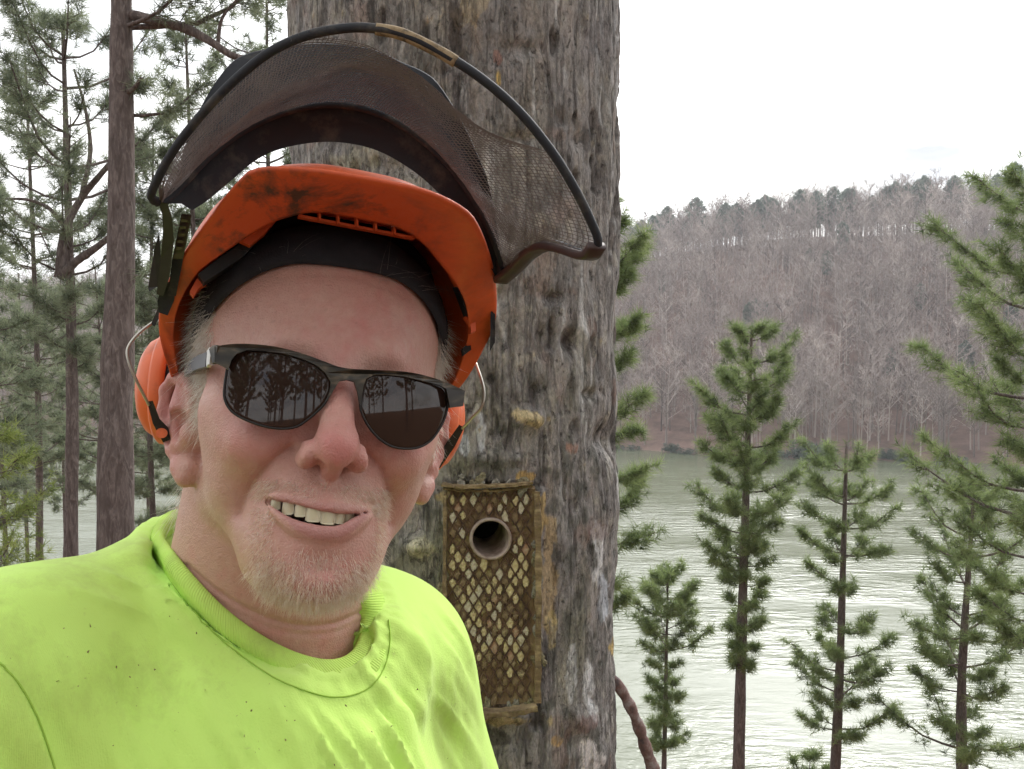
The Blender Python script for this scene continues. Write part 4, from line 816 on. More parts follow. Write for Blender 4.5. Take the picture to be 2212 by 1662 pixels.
def _skin(t, p, tc):
    a = attr(t, 'skin'); P = tc.outputs['Object']
    n1 = noise(t, P, 260, 3, 0.6); n2 = noise(t, P, 60, 4, 0.6)
    c = mixc(t, mth(t, 'MULTIPLY', ramp(t, n1, [(0.35, (0, 0, 0)), (0.75, (1, 1, 1))]), 0.22), a.outputs['Color'], (0.36, 0.13, 0.09))
    c = mixc(t, mth(t, 'MULTIPLY', n2, 0.18), c, (0.66, 0.45, 0.36)); t.links.new(c, p.inputs['Base Color'])
    v = t.nodes.new('ShaderNodeTexVoronoi'); v.inputs['Scale'].default_value = 900; t.links.new(P, v.inputs['Vector'])
    h = mth(t, 'ADD', mth(t, 'MULTIPLY', v.outputs['Distance'], 0.5), noise(t, P, 420, 4, 0.6))
    bump(t, p, h, 0.5, 0.0012)
    t.links.new(ramp(t, n2, [(0.3, (0.36,) * 3), (0.7, (0.52,) * 3)]), p.inputs['Roughness'])
    p.inputs['Subsurface Weight'].default_value = 0.12; p.inputs['Subsurface Radius'].default_value = (0.009, 0.0035, 0.0018); p.inputs['Subsurface Scale'].default_value = 1.0
M_SKIN = mat('skin', rough=0.5, spec=0.45, build=_skin)
HW = h2w(HV)
# rest of the body, in camera-aligned millimetres (right, up, towards camera): coarse, under the clothes
def k2w(P): P = np.asarray(P, float) / 1000; return c2w(P * np.array([1, 1, -1]))
def pk(u, v, d): return np.array([(u - CX) / F_PX * d, -(v - CY) / F_PX * d, -d]) * 1000
FOOT = c2w((-0.16, 0, 0.74))[:2]
NB = pk(588, 1330, 0.655)                                   # base of the neck
SHR = pk(20, 1508, 0.570); SHL = pk(818, 1440, 0.760)        # right (raised, towards the lens) and left shoulder joints
HIP = NB + np.array([20, -520, -70])
ELB = np.array([-430., -330., -330.]); WRI = np.array([-215., -190., -70.]); HND = np.array([-150., -140., -10.])
B = Sculpt((-520, -1500, -980), (260, -80, 60), 9.0)
def torso(Bx, g=0.0, kk=60):
    mid = (SHR + SHL) / 2
    Bx.cap(NB + (0, -165, -20), HIP, 112 + g, 128 + g, kk)
    Bx.cap(SHR + (25, -70, -20), HIP + (-60, 60, 10), 70 + g, 95 + g, kk); Bx.cap(SHL + (-10, -60, 10), HIP + (60, 60, -20), 70 + g, 95 + g, kk)
    Bx.cap(NB + (-5, -32, -28), SHR, 52 + g, 56 + g, kk * .6); Bx.cap(NB + (0, -38, -28), SHL, 52 + g, 56 + g, kk * .6)
torso(B, -8)
B.chain([SHR, ELB, WRI], [52, 44, 29], 30); B.chain([WRI, HND], [28, 26], 15)
LEL = SHL + np.array([90, -290, -30]); LWR = LEL + np.array([20, -240, 70])
B.chain([SHL, LEL, LWR], [54, 44, 29], 30); B.chain([LWR, LWR + np.array([0, -85, 25])], [26, 24], 15)
for hb, hd in ((HND, nrm(HND - WRI)), (LWR + np.array([0, -85, 25]), np.array([0, -0.95, 0.3]))):
    sd_ = nrm(np.cross(hd, (0.2, 0.3, 1)))
    for i, L in enumerate((58, 66, 62, 48)):
        o_ = hb + sd_ * (i - 1.5) * 19; B.chain([o_, o_ + hd * L * 0.55, o_ + hd * L * 0.9 + np.array([0, -10, -22])], [10, 9.5, 8.5], 3)
    B.chain([hb - hd * 25 + sd_ * 25, hb + sd_ * 48 + hd * 10, hb + sd_ * 50 + hd * 36], [12, 11, 9], 6)
GZ = -CAM_Z * 1000 + 25
for s_ in (-1, 1):
    hp_ = HIP + np.array([s_ * 82, -40, -s_ * 45]); kn = np.array([hp_[0] + s_ * 15, (hp_[1] + GZ) / 2 + 30, hp_[2] + 20]); an = np.array([hp_[0] + s_ * 25, GZ + 70, hp_[2] - 10])
    B.chain([hp_, kn, an], [92, 62, 45], 40)
BV, BF = B.mesh(1); del B
BN = vnormals(BV, BF)
if (BN * (BV - BV.mean(0))).sum() < 0: BF = BF[:, ::-1]
BW = k2w(BV)
nh = len(HW)
person = obj('person', np.vstack([HW, BW]), np.vstack([HF, BF + nh]), M_SKIN, origin=(FOOT[0], FOOT[1], 0.0),
             attrs={'skin': np.vstack([skc, np.tile(base, (len(BW), 1))])})
tag(person, 'smiling person in dark sunglasses, lime shirt and orange helmet, arm reaching out', 'person')
# ---- teeth
_tooth = mat('tooth', (0.60, 0.51, 0.33), 0.22, 0.5, Subsurface_Weight=0.1)
def tooth(xc, wd, ytop, ht, zc, ang, lower=False):
    n = 9; V, F = [], []
    a = np.linspace(-1, 1, n); b = np.linspace(0, 1, n)
    for j in b:
        for i in a:
            wj = wd / 2 * (0.86 + 0.14 * math.sin(min(1, (1 - j if lower else j) * 1.4) * 1.57)); rnd = max(0, abs(i) - 0.55) / 0.45
            yy = ytop - ht * j + (ht * 0.10 * rnd**2 if j > 0.6 else 0)
            zz = zc - 1.6 * abs(i)**2.6 - 0.6 * (j - 0.35)**2
            V.append((i * wj, yy, zz))
    for j in range(n - 1):
        for i in range(n - 1): F.append((j * n + i, j * n + n + i, j * n + n + i + 1, j * n + i + 1))
    V = np.array(V); V[:, 2] -= zc; c, s = math.cos(ang), math.sin(ang)
    Vr = np.stack([V[:, 0] * c + V[:, 2] * s + xc, V[:, 1], -V[:, 0] * s + V[:, 2] * c + zc], 1)
    bk = Vr.copy(); bk[:, 2] -= 3.5; m = len(Vr); edge = [i for i in range(n)] + [j * n + n - 1 for j in range(1, n)] + [n * n - 2 - i for i in range(n - 1)] + [j * n for j in range(n - 2, 0, -1)]
    Fb = [tuple(i + m for i in f[::-1]) for f in F] + [(edge[k], edge[(k + 1) % len(edge)], edge[(k + 1) % len(edge)] + m, edge[k] + m) for k in range(len(edge))]
    return np.vstack([Vr, bk]), F + [f[::-1] for f in Fb]
MIDX = float(px2h([(500 + 1062 * .2708) * .8848], [(1100 + 600 * .2708) * .8848], _lipz)[0, 0])
zt = lambda x_: 97.5 - 0.022 * (x_ - MIDX)**2
for sg in (-1, 1):
    e = 0.0
    for wd, ln in ((8.3, 9.6), (6.7, 8.6), (7.1, 8.9), (6.4, 7.4))[:4 if sg < 0 else 3]:
        xc = MIDX + sg * (e + wd / 2); e += wd * 0.95
        V, F = tooth(xc, wd, f_up(xc) + 3.0, ln + (f_up(xc) - f_up(MIDX)) * 0.15, zt(xc), sg * math.atan(0.034 * abs(xc - MIDX)))
        obj('tooth', h2w(V), F, _tooth, person)
for i in range(0, 2):
    xc = MIDX + 6 + i * 5.6; V, F = tooth(xc, 5.4, f_lo(MIDX + 6) + 2.3, 7.5, zt(xc) - 4.0, math.atan(0.03 * (xc - MIDX)), True)
    obj('tooth', h2w(V), F, _tooth, person)
# ---- beard and hair: fine strands rooted on the skin
tri = np.vstack([HF[:, [0, 1, 2]], HF[:, [0, 2, 3]]]); ar = np.linalg.norm(np.cross(HV[tri[:, 1]] - HV[tri[:, 0]], HV[tri[:, 2]] - HV[tri[:, 0]]), axis=1)
tc_ = HV[tri].mean(1); tn = nrm(HN[tri].mean(1))
def roots(wt, n):
    p = ar * wt; i = RNG.choice(len(tri), n, p=p / p.sum()); b = RNG.dirichlet((1, 1, 1), n)
    return (HV[tri[i]] * b[..., None]).sum(1), tn[i]
X_, Y_, Z_ = tc_.T; aX = np.abs(X_ - 0.5)
lip_in = (X_ > mx0 - 1) & (X_ < mx1 + 1) & (Y_ < f_top(X_) + 0.6) & (Y_ > f_bot(X_) - 1.0)
fr = (Z_ > 45) & ~lip_in
mous = sst(40, 33, aX) * sst(-57, -61, Y_) * (Y_ > f_top(np.clip(X_, mx0, mx1)) - 2) * (Y_ > -84) * (0.5 + 0.5 * sst(3, 9, aX)) * sst(0.50, 0.62, 0.5 + (aX * 0.5 - (Y_ + 53)) * 0.02)
side = sst(25, 29, aX) * sst(39, 34, aX) * sst(-72, -77, Y_) * (Y_ > -112)
chin = sst(36, 26, aX) * sst(-94, -108, Y_) * sst(-150, -138, Y_) * (Z_ > 50) * (1 - .65 * np.exp(-((X_ / 13)**2 + ((Y_ + 107) / 7)**2)))
soul = 0.45 * sst(17, 10, aX) * sst(-93, -96, Y_) * (Y_ > -106)
def add_hair(name, wt, n, ln, lnv, w0, dirf, colr, bendf=0.25, seg=3):
    r, nn = roots(wt, n); d = nrm(dirf(r, nn) + RNG.normal(size=r.shape) * 0.36); L = ln * (1 + lnv * RNG.normal(size=n)).clip(0.35, 2.2)
    bd = RNG.normal(size=r.shape) * (L * bendf * 0.5)[:, None] + np.array([0, -1, 0.05]) * (L * bendf)[:, None]
    V, F = strands(h2w(r - nn * 0.4), nrm(h2w(r + d) - h2w(r)), L / 1000, (h2w(bd) - h2w(np.zeros(3))), np.full(n, w0 / 1000) * RNG.uniform(0.7, 1.25, n), seg)
    o = obj(name, V, F, colr, person, smooth=False); return o
def hairmat(name, a, b):
    def f(t, p, tc):
        c = mixc(t, ramp(t, noise(t, tc.outputs['Object'], 420, 1), [(0.35, (0, 0, 0)), (0.65, (1, 1, 1))]), a, b); t.links.new(c, p.inputs['Base Color'])
        tr = t.nodes.new('ShaderNodeBsdfTranslucent'); t.links.new(c, tr.inputs[0]); mx = t.nodes.new('ShaderNodeMixShader'); mx.inputs[0].default_value = .55
        t.links.new(p.outputs[0], mx.inputs[1]); t.links.new(tr.outputs[0], mx.inputs[2]); t.links.new(mx.outputs[0], t.nodes['Material Output'].inputs[0])
    return mat(name, a, 0.45, 0.4, f)
M_BEARD = hairmat('beard_hair', (0.94, 0.90, 0.83), (0.80, 0.66, 0.52)); M_WHITE = hairmat('white_hair', (0.93, 0.92, 0.88), (0.82, 0.78, 0.70))
down = lambda r, nn: nn * 0.75 + np.array([0, -0.70, 0.1]) + np.stack([r[:, 0] * 0.004, 0 * r[:, 0], 0 * r[:, 0]], 1)
tag(add_hair('beard', fr * chin, 4800, 4.6, 0.35, 0.12, down, M_BEARD), kind='stuff')
tag(add_hair('beard', fr * (side + 0.8 * soul), 950, 4.6, 0.3, 0.11, down, M_BEARD), kind='stuff')
tag(add_hair('mustache', fr * mous, 2100, 4.4, 0.3, 0.105, lambda r, nn: nn * 0.4 + np.stack([np.sign(r[:, 0]) * 0.35 + r[:, 0] * 0.01, np.full(len(r), -0.8), np.full(len(r), 0.1)], 1), M_BEARD), kind='stuff')
temple = (aX > 52) * (aX < 82) * (Z_ < 46) * sst(-30, -14, Y_) * (Y_ < 62) * (Z_ > 15 - 40 * sst(12, 20, Y_)) * ((Y_ > 10) | (aX < 76))
temple = temple * sst(48 - 0.35 * 20, 30, Z_ - np.maximum(Y_ - 10, 0) * 0.35)
tag(add_hair('hair', temple * 1.0, 5200, 12, 0.35, 0.15, lambda r, nn: nn * 0.55 + np.array([0, -0.75, -0.35]), M_WHITE, 0.2, 3), kind='stuff')
backh = (Z_ < 2) * (Y_ > 16) * (Y_ < 50) * (aX > 40) * (aX < 84) + (Z_ < -40) * (Y_ > -70) * (Y_ < 40)
tag(add_hair('hair', backh * 1.0, 2600, 18, 0.3, 0.16, lambda r, nn: nn * 0.3 + np.array([0, -0.9, -0.3]), M_WHITE, 0.2, 3), kind='stuff')
wisps = (Y_ > 58) * (Y_ < 75) * (Z_ > 40) * ((X_ > 12) * (X_ < 46) * 2 + (X_ < -30))
tag(add_hair('hair', wisps * 1.0, 46, 24, 0.35, 0.07, lambda r, nn: nn * 0.4 + np.array([0.35, 0.25, 0.1]), hairmat('dark_hair', (0.25, 0.22, 0.2), (0.5, 0.46, 0.4)), 0.5, 6), kind='stuff')
fuzz = (Z_ > 40) * (Y_ > -15) * (Y_ < 30) * (aX < 50) * 0.0 + (aX > 55) * (Z_ < 40) * (Z_ > 0) * (Y_ < -30) * (Y_ > -110) + chin * 0.0
tag(add_hair('hair', fuzz * 1.0, 500, 2.0, 0.3, 0.035, down, M_WHITE, 0.2, 2), kind='stuff')
# ================================================================== shirt, trousers, boots (worn by the person)
from mathutils.bvhtree import BVHTree
COLP = [(352, 1150, .668), (372, 1190, .650), (425, 1255, .625), (490, 1320, .607), (565, 1375, .597), (640, 1412, .594), (705, 1427, .598), (748, 1420, .606), (776, 1392, .620), (786, 1352, .640), (784, 1312, .664), (760, 1262, .700), (690, 1215, .728), (590, 1165, .738), (480, 1125, .730), (395, 1112, .705)]
SEAM = [(330, 1180, .666), (350, 1215, .645), (405, 1290, .615), (490, 1380, .592), (585, 1444, .580), (660, 1478, .578), (722, 1493, .583), (776, 1480, .592), (812, 1442, .608), (826, 1385, .632), (824, 1325, .662), (800, 1262, .704), (715, 1208, .742), (600, 1158, .755), (475, 1115, .745), (370, 1118, .712)]
cO = spline(np.array([pk(*q) for q in COLP]), 96, True); cS = spline(np.array([pk(*q) for q in SEAM]), 96, True)
hk = (HV / 1000 @ HROT.T + HT) * 1000; bvhn = BVHTree.FromPolygons([Vector(v) for v in hk], [list(map(int, f)) for f in HF])
def ahead(C, gap):   # keep the band outside the neck
    s_ = np.ones(len(C))
    for q in range(len(C)):
        r_ = Vector(C[q]).length; h = bvhn.ray_cast(Vector((0, 0, 0)), Vector(C[q]).normalized())
        if h[0] is not None and C[q][2] > -690 and h[0].z < -578 and h[3] < r_ + gap: s_[q] = (h[3] - gap) / r_
    for _ in range(6): s_ = np.minimum(s_, (np.roll(s_, 1) + s_ + np.roll(s_, -1)) / 3)
    return C * s_[:, None]
cO = ahead(cO, 3.0); cS = ahead(cS, 5.0)
cc0 = cO.mean(0); nrmv = np.linalg.svd(cO - cc0)[2][2]; nrmv = nrmv if nrmv[1] > 0 else -nrmv
ce1 = nrm(cO[0] - cc0 - ((cO[0] - cc0) @ nrmv) * nrmv); ce2 = np.cross(nrmv, ce1)
_ra = np.arctan2((cO - cc0) @ ce2, (cO - cc0) @ ce1); _rr = np.hypot((cO - cc0) @ ce2, (cO - cc0) @ ce1); _rh = (cO - cc0) @ nrmv; _o = np.argsort(_ra)
G = Sculpt((-460, -720, -950), (160, -40, -250), 4.0)
torso(G, 4, 60)
G.cap(SHR + (25, -55, -10), NB + (0, -95, 45), 62, 85, 60); G.cap(NB + (10, -110, 40), NB + (60, -330, 60), 85, 105, 60)
ARM = nrm(ELB - SHR)
G.chain([SHR + (4, 0, 0), SHR + ARM * 190], [62, 66], 40); G.cap(SHR + (10, -20, -10), SHR + (0, -95, 10), 58, 66, 40)
G.chain([SHL, SHL + nrm(LEL - SHL) * 170], [62, 66], 40)
G.cap(pk(345, 1290, .66), SHR + (0, 6, 0), 38, 56, 45); G.cap(pk(400, 1275, .705), pk(770, 1375, .735), 40, 40, 40)
G.cap(pk(802, 1430, .66), SHL + (0, 0, 5), 30, 56, 45); G.cap(pk(345, 1290, .66), pk(400, 1275, .705), 38, 40, 30); G.cap(pk(770, 1375, .735), pk(802, 1430, .66), 40, 30, 30)
_on = nrm(cS - cc0 - ((cS - cc0) @ nrmv)[:, None] * nrmv); tube = cS - _on * 7 - nrmv * 9
for q in range(96): G.cap(tube[q], tube[(q + 1) % 96], 8, 8, 20)
slc = (slice(None),) * 3; gx, gy, gz = G.grid(slc); gx, gy, gz = gx - cc0[0], gy - cc0[1], gz - cc0[2]
gh = gx * nrmv[0] + gy * nrmv[1] + gz * nrmv[2]; g1_ = gx * ce1[0] + gy * ce1[1] + gz * ce1[2]; g2_ = gx * ce2[0] + gy * ce2[1] + gz * ce2[2]; ga = np.arctan2(g2_, g1_)
per = lambda a, vals: np.interp(a, np.concatenate([_ra[_o] - 2 * np.pi, _ra[_o], _ra[_o] + 2 * np.pi]), np.tile(vals[_o], 3)); gl0 = per(ga, _rh); gr0 = per(ga, _rr)
G.op(slc, np.maximum(np.maximum(-(gh - gl0 + 9), np.hypot(g1_, g2_) - gr0 - 2), gh - 150).astype(np.float32), 6, 's')
SV, SF = G.mesh(2); del G
# cut what stands inside the collar ring
q_ = SV - cc0; hgt = q_ @ nrmv; rad = np.linalg.norm(q_ - hgt[:, None] * nrmv, axis=1)
SN = vnormals(SV, SF)
if (SN * (SV - SV.mean(0))).sum() < 0: SF = SF[:, ::-1]; SN = -SN
# folds: long drags from the raised shoulder down across the chest, creases at the shoulder
def cam_uv(K): return CX + F_PX * K[:, 0] / -K[:, 2], CY - F_PX * K[:, 1] / -K[:, 2]
us_, vs_ = cam_uv(SV)
def fold_field(u, v, ang, across, along, seed, ridge=True):
    a = (u * math.cos(ang) + v * math.sin(ang)); b = (-u * math.sin(ang) + v * math.cos(ang)); f = fbm(np.stack([a / along, b / across, 0 * a], -1), 3, seed, .45)
    return (1 - np.abs(f) * 2.6).clip(-.6, 1) if ridge else f
frontm = sst(.0, .35, SN[:, 2])
chest = sst(330, 520, us_) * sst(1250, 1420, vs_) * sst(1060, 940, us_)
fd = 6.0 * fold_field(us_, vs_, R_(56), 44, 700, 21) * chest + 4.0 * fold_field(us_, vs_, R_(62), 26, 400, 22) * chest * sst(600, 700, us_)
fd += 4.0 * fold_field(us_, vs_, R_(66), 60, 520, 23) * sst(560, 380, us_) * sst(1330, 1450, vs_)
shd = np.exp(-(((us_ - 330) / 170)**2 + ((vs_ - 1250) / 75)**2)); fd += 6.0 * fold_field(us_, vs_, R_(22), 30, 240, 24) * shd
fd += 4.5 * fold_field(us_, vs_, R_(70), 70, 500, 25) * sst(900, 980, us_)
fd += 1.0 * fbm(SV / 26.0, 3, 27) + 2.2 * fbm(SV / 70.0, 2, 28)
SV = SV + SN * (fd * frontm * sst(0, 30, np.min(np.linalg.norm(SV[:, None, :] - cS[None, ::8], axis=2), axis=1) - 12))[:, None]
keep = SV[SF].mean(1)[:, 1] > -640
SF = SF[keep]
def _shirt(t, p, tc):
    P = tc.outputs['Object']
    d1 = ramp(t, noise(t, mapping(t, P, (1, 1, .5), rot=(0, .5, 0)), 11, 8, .72), [(.52, (0, 0, 0)), (.68, (1, 1, 1))]); d2 = ramp(t, noise(t, P, 55, 4, .7), [(.66, (0, 0, 0)), (.76, (1, 1, 1))])
    c = mixc(t, noise(t, P, 18, 3), (0.58, 0.85, 0.175), (0.62, 0.89, 0.20)); c = mixc(t, mth(t, 'MULTIPLY', d1, .34), c, (.27, .29, .08)); c = mixc(t, mth(t, 'MULTIPLY', d2, .35), c, (.30, .33, .12)); t.links.new(c, p.inputs['Base Color'])
    kn = t.nodes.new('ShaderNodeTexWave'); kn.inputs['Scale'].default_value = 420; kn.inputs['Distortion'].default_value = 1.5; t.links.new(P, kn.inputs['Vector'])
    bump(t, p, mth(t, 'ADD', mth(t, 'MULTIPLY', kn.outputs['Fac'], .25), noise(t, P, 700, 3)), .35, .0012)
M_SHIRT = mat('lime_jersey', rough=.85, spec=.15, build=_shirt, Sheen_Weight=.15)
def _rib(t, p, tc):
    a = attr(t, 'rib').outputs['Fac']; P = tc.outputs['Object']; s = mth(t, 'SINE', mth(t, 'MULTIPLY', a, 1.0), 0)
    c = mixc(t, ramp(t, noise(t, P, 14, 5, .65), [(.48, (0, 0, 0)), (.72, (1, 1, 1))]), (0.56, 0.82, 0.165), (.38, .50, .12)); t.links.new(c, p.inputs['Base Color']); bump(t, p, s, .35, .0008)
M_RIB = mat('lime_rib', rough=.85, spec=.15, build=_rib)
# collar band
mid_ = (cO + cS) / 2; dm_ = np.full(len(SV), 1e9)
for wgt in (.15, .5, .85):
    c_ = cO * wgt + cS * (1 - wgt)
    for q in range(0, 96, 2): dm_ = np.minimum(dm_, np.linalg.norm(SV - c_[q], axis=1))
SV = SV - SN * (7.0 * sst(17, 9, dm_))[:, None]
shirt = obj('shirt', k2w(SV), SF, M_SHIRT, person)
mid_ = (cO + cS) / 2; outn = nrm(mid_ - cc0 - ((mid_ - cc0) @ nrmv)[:, None] * nrmv); lift = outn * 5 + nrmv * 3
CR = [cO - outn * 2.5 - nrmv * 12, cO - outn * 1.5, cO + outn * .8 + nrmv * 1.2, cO * .8 + cS * .2 + outn * 3.2 + nrmv * 1.8, cO * .45 + cS * .55 + lift * 1.0, cO * .12 + cS * .88 + lift * .95, cS + lift * .55, cS * 1.06 - cO * .06 - nrmv * 3]
CR = [np.array([np.interp(np.linspace(0, 96, 480, endpoint=False), np.arange(97), np.append(r[:, c], r[0, c])) for c in range(3)]).T for r in CR]
rows = np.array(CR); V = rows.reshape(-1, 3); n = 480; F = np.array([(k * n + i, k * n + (i + 1) % n, (k + 1) * n + (i + 1) % n, (k + 1) * n + i) for k in range(len(CR) - 1) for i in range(n)])
arc = np.concatenate([[0], np.cumsum(np.linalg.norm(np.diff(CR[3], axis=0), axis=1))]); collar = obj('collar', k2w(V), F, M_RIB, shirt, attrs={'rib': np.tile(arc * 2 * np.pi / 1.9, len(CR))})
bvh = BVHTree.FromPolygons([Vector(v) for v in SV], [list(map(int, f)) for f in SF])
def on_shirt(pts, lift_=0.6):
    out = []
    for u, v in pts:
        d = Vector(((u - CX) / F_PX, -(v - CY) / F_PX, -1)).normalized(); h = bvh.ray_cast(Vector((0, 0, 0)), d)
        if h[0] is not None: out.append(np.array(h[0]) + np.array(h[1]) * lift_ * (1 if h[1].z > 0 else -1))
    return np.array(out)
# stitched seams lying on the cloth
M_STITCH = mat('stitch_thread', (.34, .54, .08), .9, .1)
for L, r in (([(0, 1432), (40, 1478), (75, 1540), (98, 1600), (118, 1662), (124, 1690)], .55), ([(330, 1196), (388, 1284), (470, 1376), (570, 1452), (650, 1490), (722, 1507), (786, 1494), (826, 1452), (842, 1390), (838, 1330)], .45)):
    P = on_shirt(spline(np.array(L, float), 60), .5)
    if len(P) > 4: V, F = sweep(k2w(P), circ(r / 1000, 5)); obj('seam', V, F, M_STITCH, shirt)
# sawdust and bark crumbs clinging to the cloth
_cu = RNG.normal(size=(60, 2)) * (60, 45) + np.array([(300, 1500), (560, 1560), (760, 1500), (900, 1600), (160, 1420), (420, 1330)])[RNG.integers(0, 6, 60)]; cr = on_shirt(_cu, .3); parts = []
for c_ in cr:
    q = RNG.normal(size=(4, 3)) * RNG.uniform(.2, .6); parts.append((k2w(c_ + q), [(0, 1, 2), (0, 2, 3), (0, 3, 1), (1, 3, 2)]))
V, F = merge(parts); tag(obj('sawdust', V, F, mat('crumb', (.22, .20, .08), .9, .1), shirt, smooth=False), kind='stuff')
# trousers and boots, below the frame
Tr = Sculpt((-460, -1640, -980), (260, -560, -420), 11.0)
Tr.cap(HIP + (0, -20, 0), HIP + (0, 40, 0), 138, 135, 40)
ank = []
for s_ in (-1, 1):
    hp_ = HIP + np.array([s_ * 82, -40, -s_ * 45]); kn = np.array([hp_[0] + s_ * 15, (hp_[1] + GZ) / 2 + 30, hp_[2] + 20]); an = np.array([hp_[0] + s_ * 25, GZ + 70, hp_[2] - 10]); Tr.chain([hp_, kn, an + (0, 20, 0)], [106, 78, 66], 40); ank.append(an)
TV, TF = Tr.mesh(1); TN = vnormals(TV, TF)
if (TN * (TV - TV.mean(0))).sum() < 0: TF = TF[:, ::-1]
obj('trousers', k2w(TV), TF, mat('denim', rough=.9, spec=.1, build=lambda t, p, tc: t.links.new(mixc(t, noise(t, tc.outputs['Object'], 40, 5), (.03, .045, .09), (.06, .08, .13)), p.inputs['Base Color'])), person)
for an in ank:
    Bt = Sculpt(an + (-75, -120, -80), an + (85, 110, 220), 7.0); Bt.cap(an + (0, 60, 0), an + (0, -30, 0), 60, 56, 20); Bt.cap(an + (0, -42, 0), an + (15, -50, 120), 48, 42, 30); V, F = Bt.mesh(1); Nn = vnormals(V, F)
    if (Nn * (V - V.mean(0))).sum() < 0: F = F[:, ::-1]
    obj('boot', k2w(V), F, mat('boot_leather', (.06, .035, .02), .7, .3), person)

# ================================================================== sunglasses
from mathutils.geometry import tessellate_polygon
def z3(L): a = np.array(L, float); return np.stack([398.2 + a[:, 0] * .28, 707.8 + a[:, 1] * .28], 1)
_gz = lambda x, y: 112.5 - 0.0036 * x**2 - 0.0012 * y**2 + 0.12 * y
_gl = lambda x, y: 112.0 - 0.0050 * (np.abs(x) - 4)**2 - 0.0030 * (y + 8)**2 + 0.10 * y
def gpt(P2, zf=_gz, dz=0): Q = px2h(P2[:, 0], P2[:, 1], zf); Q[:, 2] += dz; return Q
M_FRAME = mat('tortoise_frame', rough=0.4, spec=0.5, build=lambda t, p, tc: t.links.new(
    ramp(t, noise(t, mapping(t, tc.outputs['Object'], (60, 60, 140)), 1.0, 2, 0.5, 0.6), [(0.40, (0.018, 0.015, 0.011)), (0.52, (0.045, 0.037, 0.024)), (0.62, (0.12, 0.09, 0.055)), (0.72, (0.05, 0.04, 0.028))]), p.inputs['Base Color']))
M_LENS = mat('brown_lens', (0.028, 0.015, 0.011), 0.03, 0.5, IOR=1.5)
M_BLK = mat('black_plastic', rough=0.72, spec=0.25, build=lambda t, p, tc: (t.links.new(mixc(t, ramp(t, noise(t, tc.outputs['Object'], 45, 5, 0.7), [(0.52, (0, 0, 0)), (0.72, (1, 1, 1))]), (0.026, 0.027, 0.031), (0.085, 0.075, 0.062)), p.inputs['Base Color']),
    bump(t, p, noise(t, tc.outputs['Object'], 260, 3), 0.15, 0.001)))
gl = thing('sunglasses', h2w((0, 0, 105)), 'dark brown lensed sunglasses with tortoise brow bar worn by the person', 'sunglasses')
LL = [(392, 190), (470, 170), (620, 178), (760, 195), (900, 235), (1020, 290), (1090, 350), (1130, 420), (1125, 490), (1085, 580), (1020, 650), (950, 710), (860, 765), (740, 778), (620, 760), (500, 720), (400, 670), (340, 610), (310, 530), (315, 430), (330, 330), (350, 238)]
LR = [(1380, 440), (1400, 390), (1460, 362), (1560, 358), (1700, 375), (1850, 410), (1960, 440), (2015, 470), (2035, 540), (2030, 620), (2000, 720), (1950, 810), (1890, 880), (1800, 925), (1690, 932), (1590, 910), (1500, 850), (1430, 770), (1385, 690), (1360, 610), (1365, 510)]
for L in (LL, LR):
    C2 = spline(z3(L), 72, True); ctr = C2.mean(0)
    V = []; F = []; nr = 14
    for k in range(1, nr + 1): V.append(ctr + (C2 - ctr) * (k / nr))
    V = gpt(np.vstack([ctr[None]] + V), _gl, -0.4)
    for i in range(72): F.append((0, 1 + i, 1 + (i + 1) % 72))
    for k in range(nr - 1):
        for i in range(72): a, b = 1 + k * 72 + i, 1 + k * 72 + (i + 1) % 72; F.append((a, a + 72, b + 72, b))
    n0 = len(V); Vb = V.copy(); Vb[:, 2] -= 1.8; Fb = [tuple(i + n0 for i in f[::-1]) for f in F] + [(n0 - 72 + i, n0 + n0 - 72 + i, n0 + n0 - 72 + (i + 1) % 72, n0 - 72 + (i + 1) % 72) for i in range(72)]
    obj('lens', h2w(np.vstack([V, Vb])), F + Fb, M_LENS, gl)
    E_ = gpt(ctr + (C2 - ctr) * 1.006, _gl, -0.6); V, F = sweep(h2w(E_), circ(0.0007, 6), closed=True); obj('rim', V, F, mat('dark_rim', (0.016, 0.013, 0.011), 0.45, 0.35), gl)
TOP = [(232, 150), (350, 131), (500, 129), (700, 150), (900, 200), (1080, 265), (1190, 305), (1300, 322), (1450, 330), (1600, 335), (1750, 350), (1900, 385), (2050, 440), (2162, 490)]
BOT = [(2150, 605), (2046, 618), (2034, 545), (2018, 474), (1962, 446), (1850, 416), (1700, 381), (1560, 364), (1460, 368), (1402, 396), (1384, 445), (1370, 520), (1366, 600), (1350, 590), (1335, 500), (1310, 420), (1255, 404), (1195, 415), (1160, 470), (1120, 540), (1088, 580), (1122, 490), (1128, 422), (1088, 354), (1020, 295), (900, 240), (760, 200), (620, 183), (480, 177), (402, 205), (365, 250), (338, 325), (300, 300), (232, 268)]
def plate(P2, mapf, thick, name, material, parent, dense=None, toward=(0, 0, -1)):
    """polygon in picture pixels, mapped onto a head-frame surface and given real thickness (mm)"""
    P2 = np.array(P2, float); tri = tessellate_polygon([[Vector((*p, 0)) for p in P2]]); A = mapf(P2); Bk = A + np.array(toward, float) * thick; n = len(A)
    F = []
    for a, b, c in tri:
        nz = np.cross(P2[b] - P2[a], P2[c] - P2[a])
        f = (a, c, b) if nz > 0 else (a, b, c)
        F.append(f); F.append(tuple(i + n for i in f[::-1]))
    ar2 = np.sum(P2[:, 0] * np.roll(P2[:, 1], -1) - np.roll(P2[:, 0], -1) * P2[:, 1])
    for i in range(n):
        j = (i + 1) % n; F.append((i, j, j + n, i + n) if ar2 > 0 else (j, i, i + n, j + n))
    return obj(name, h2w(np.vstack([A, Bk])), F, material, parent, smooth=False)
bar = np.vstack([spline(z3(TOP), 60), z3(BOT)])
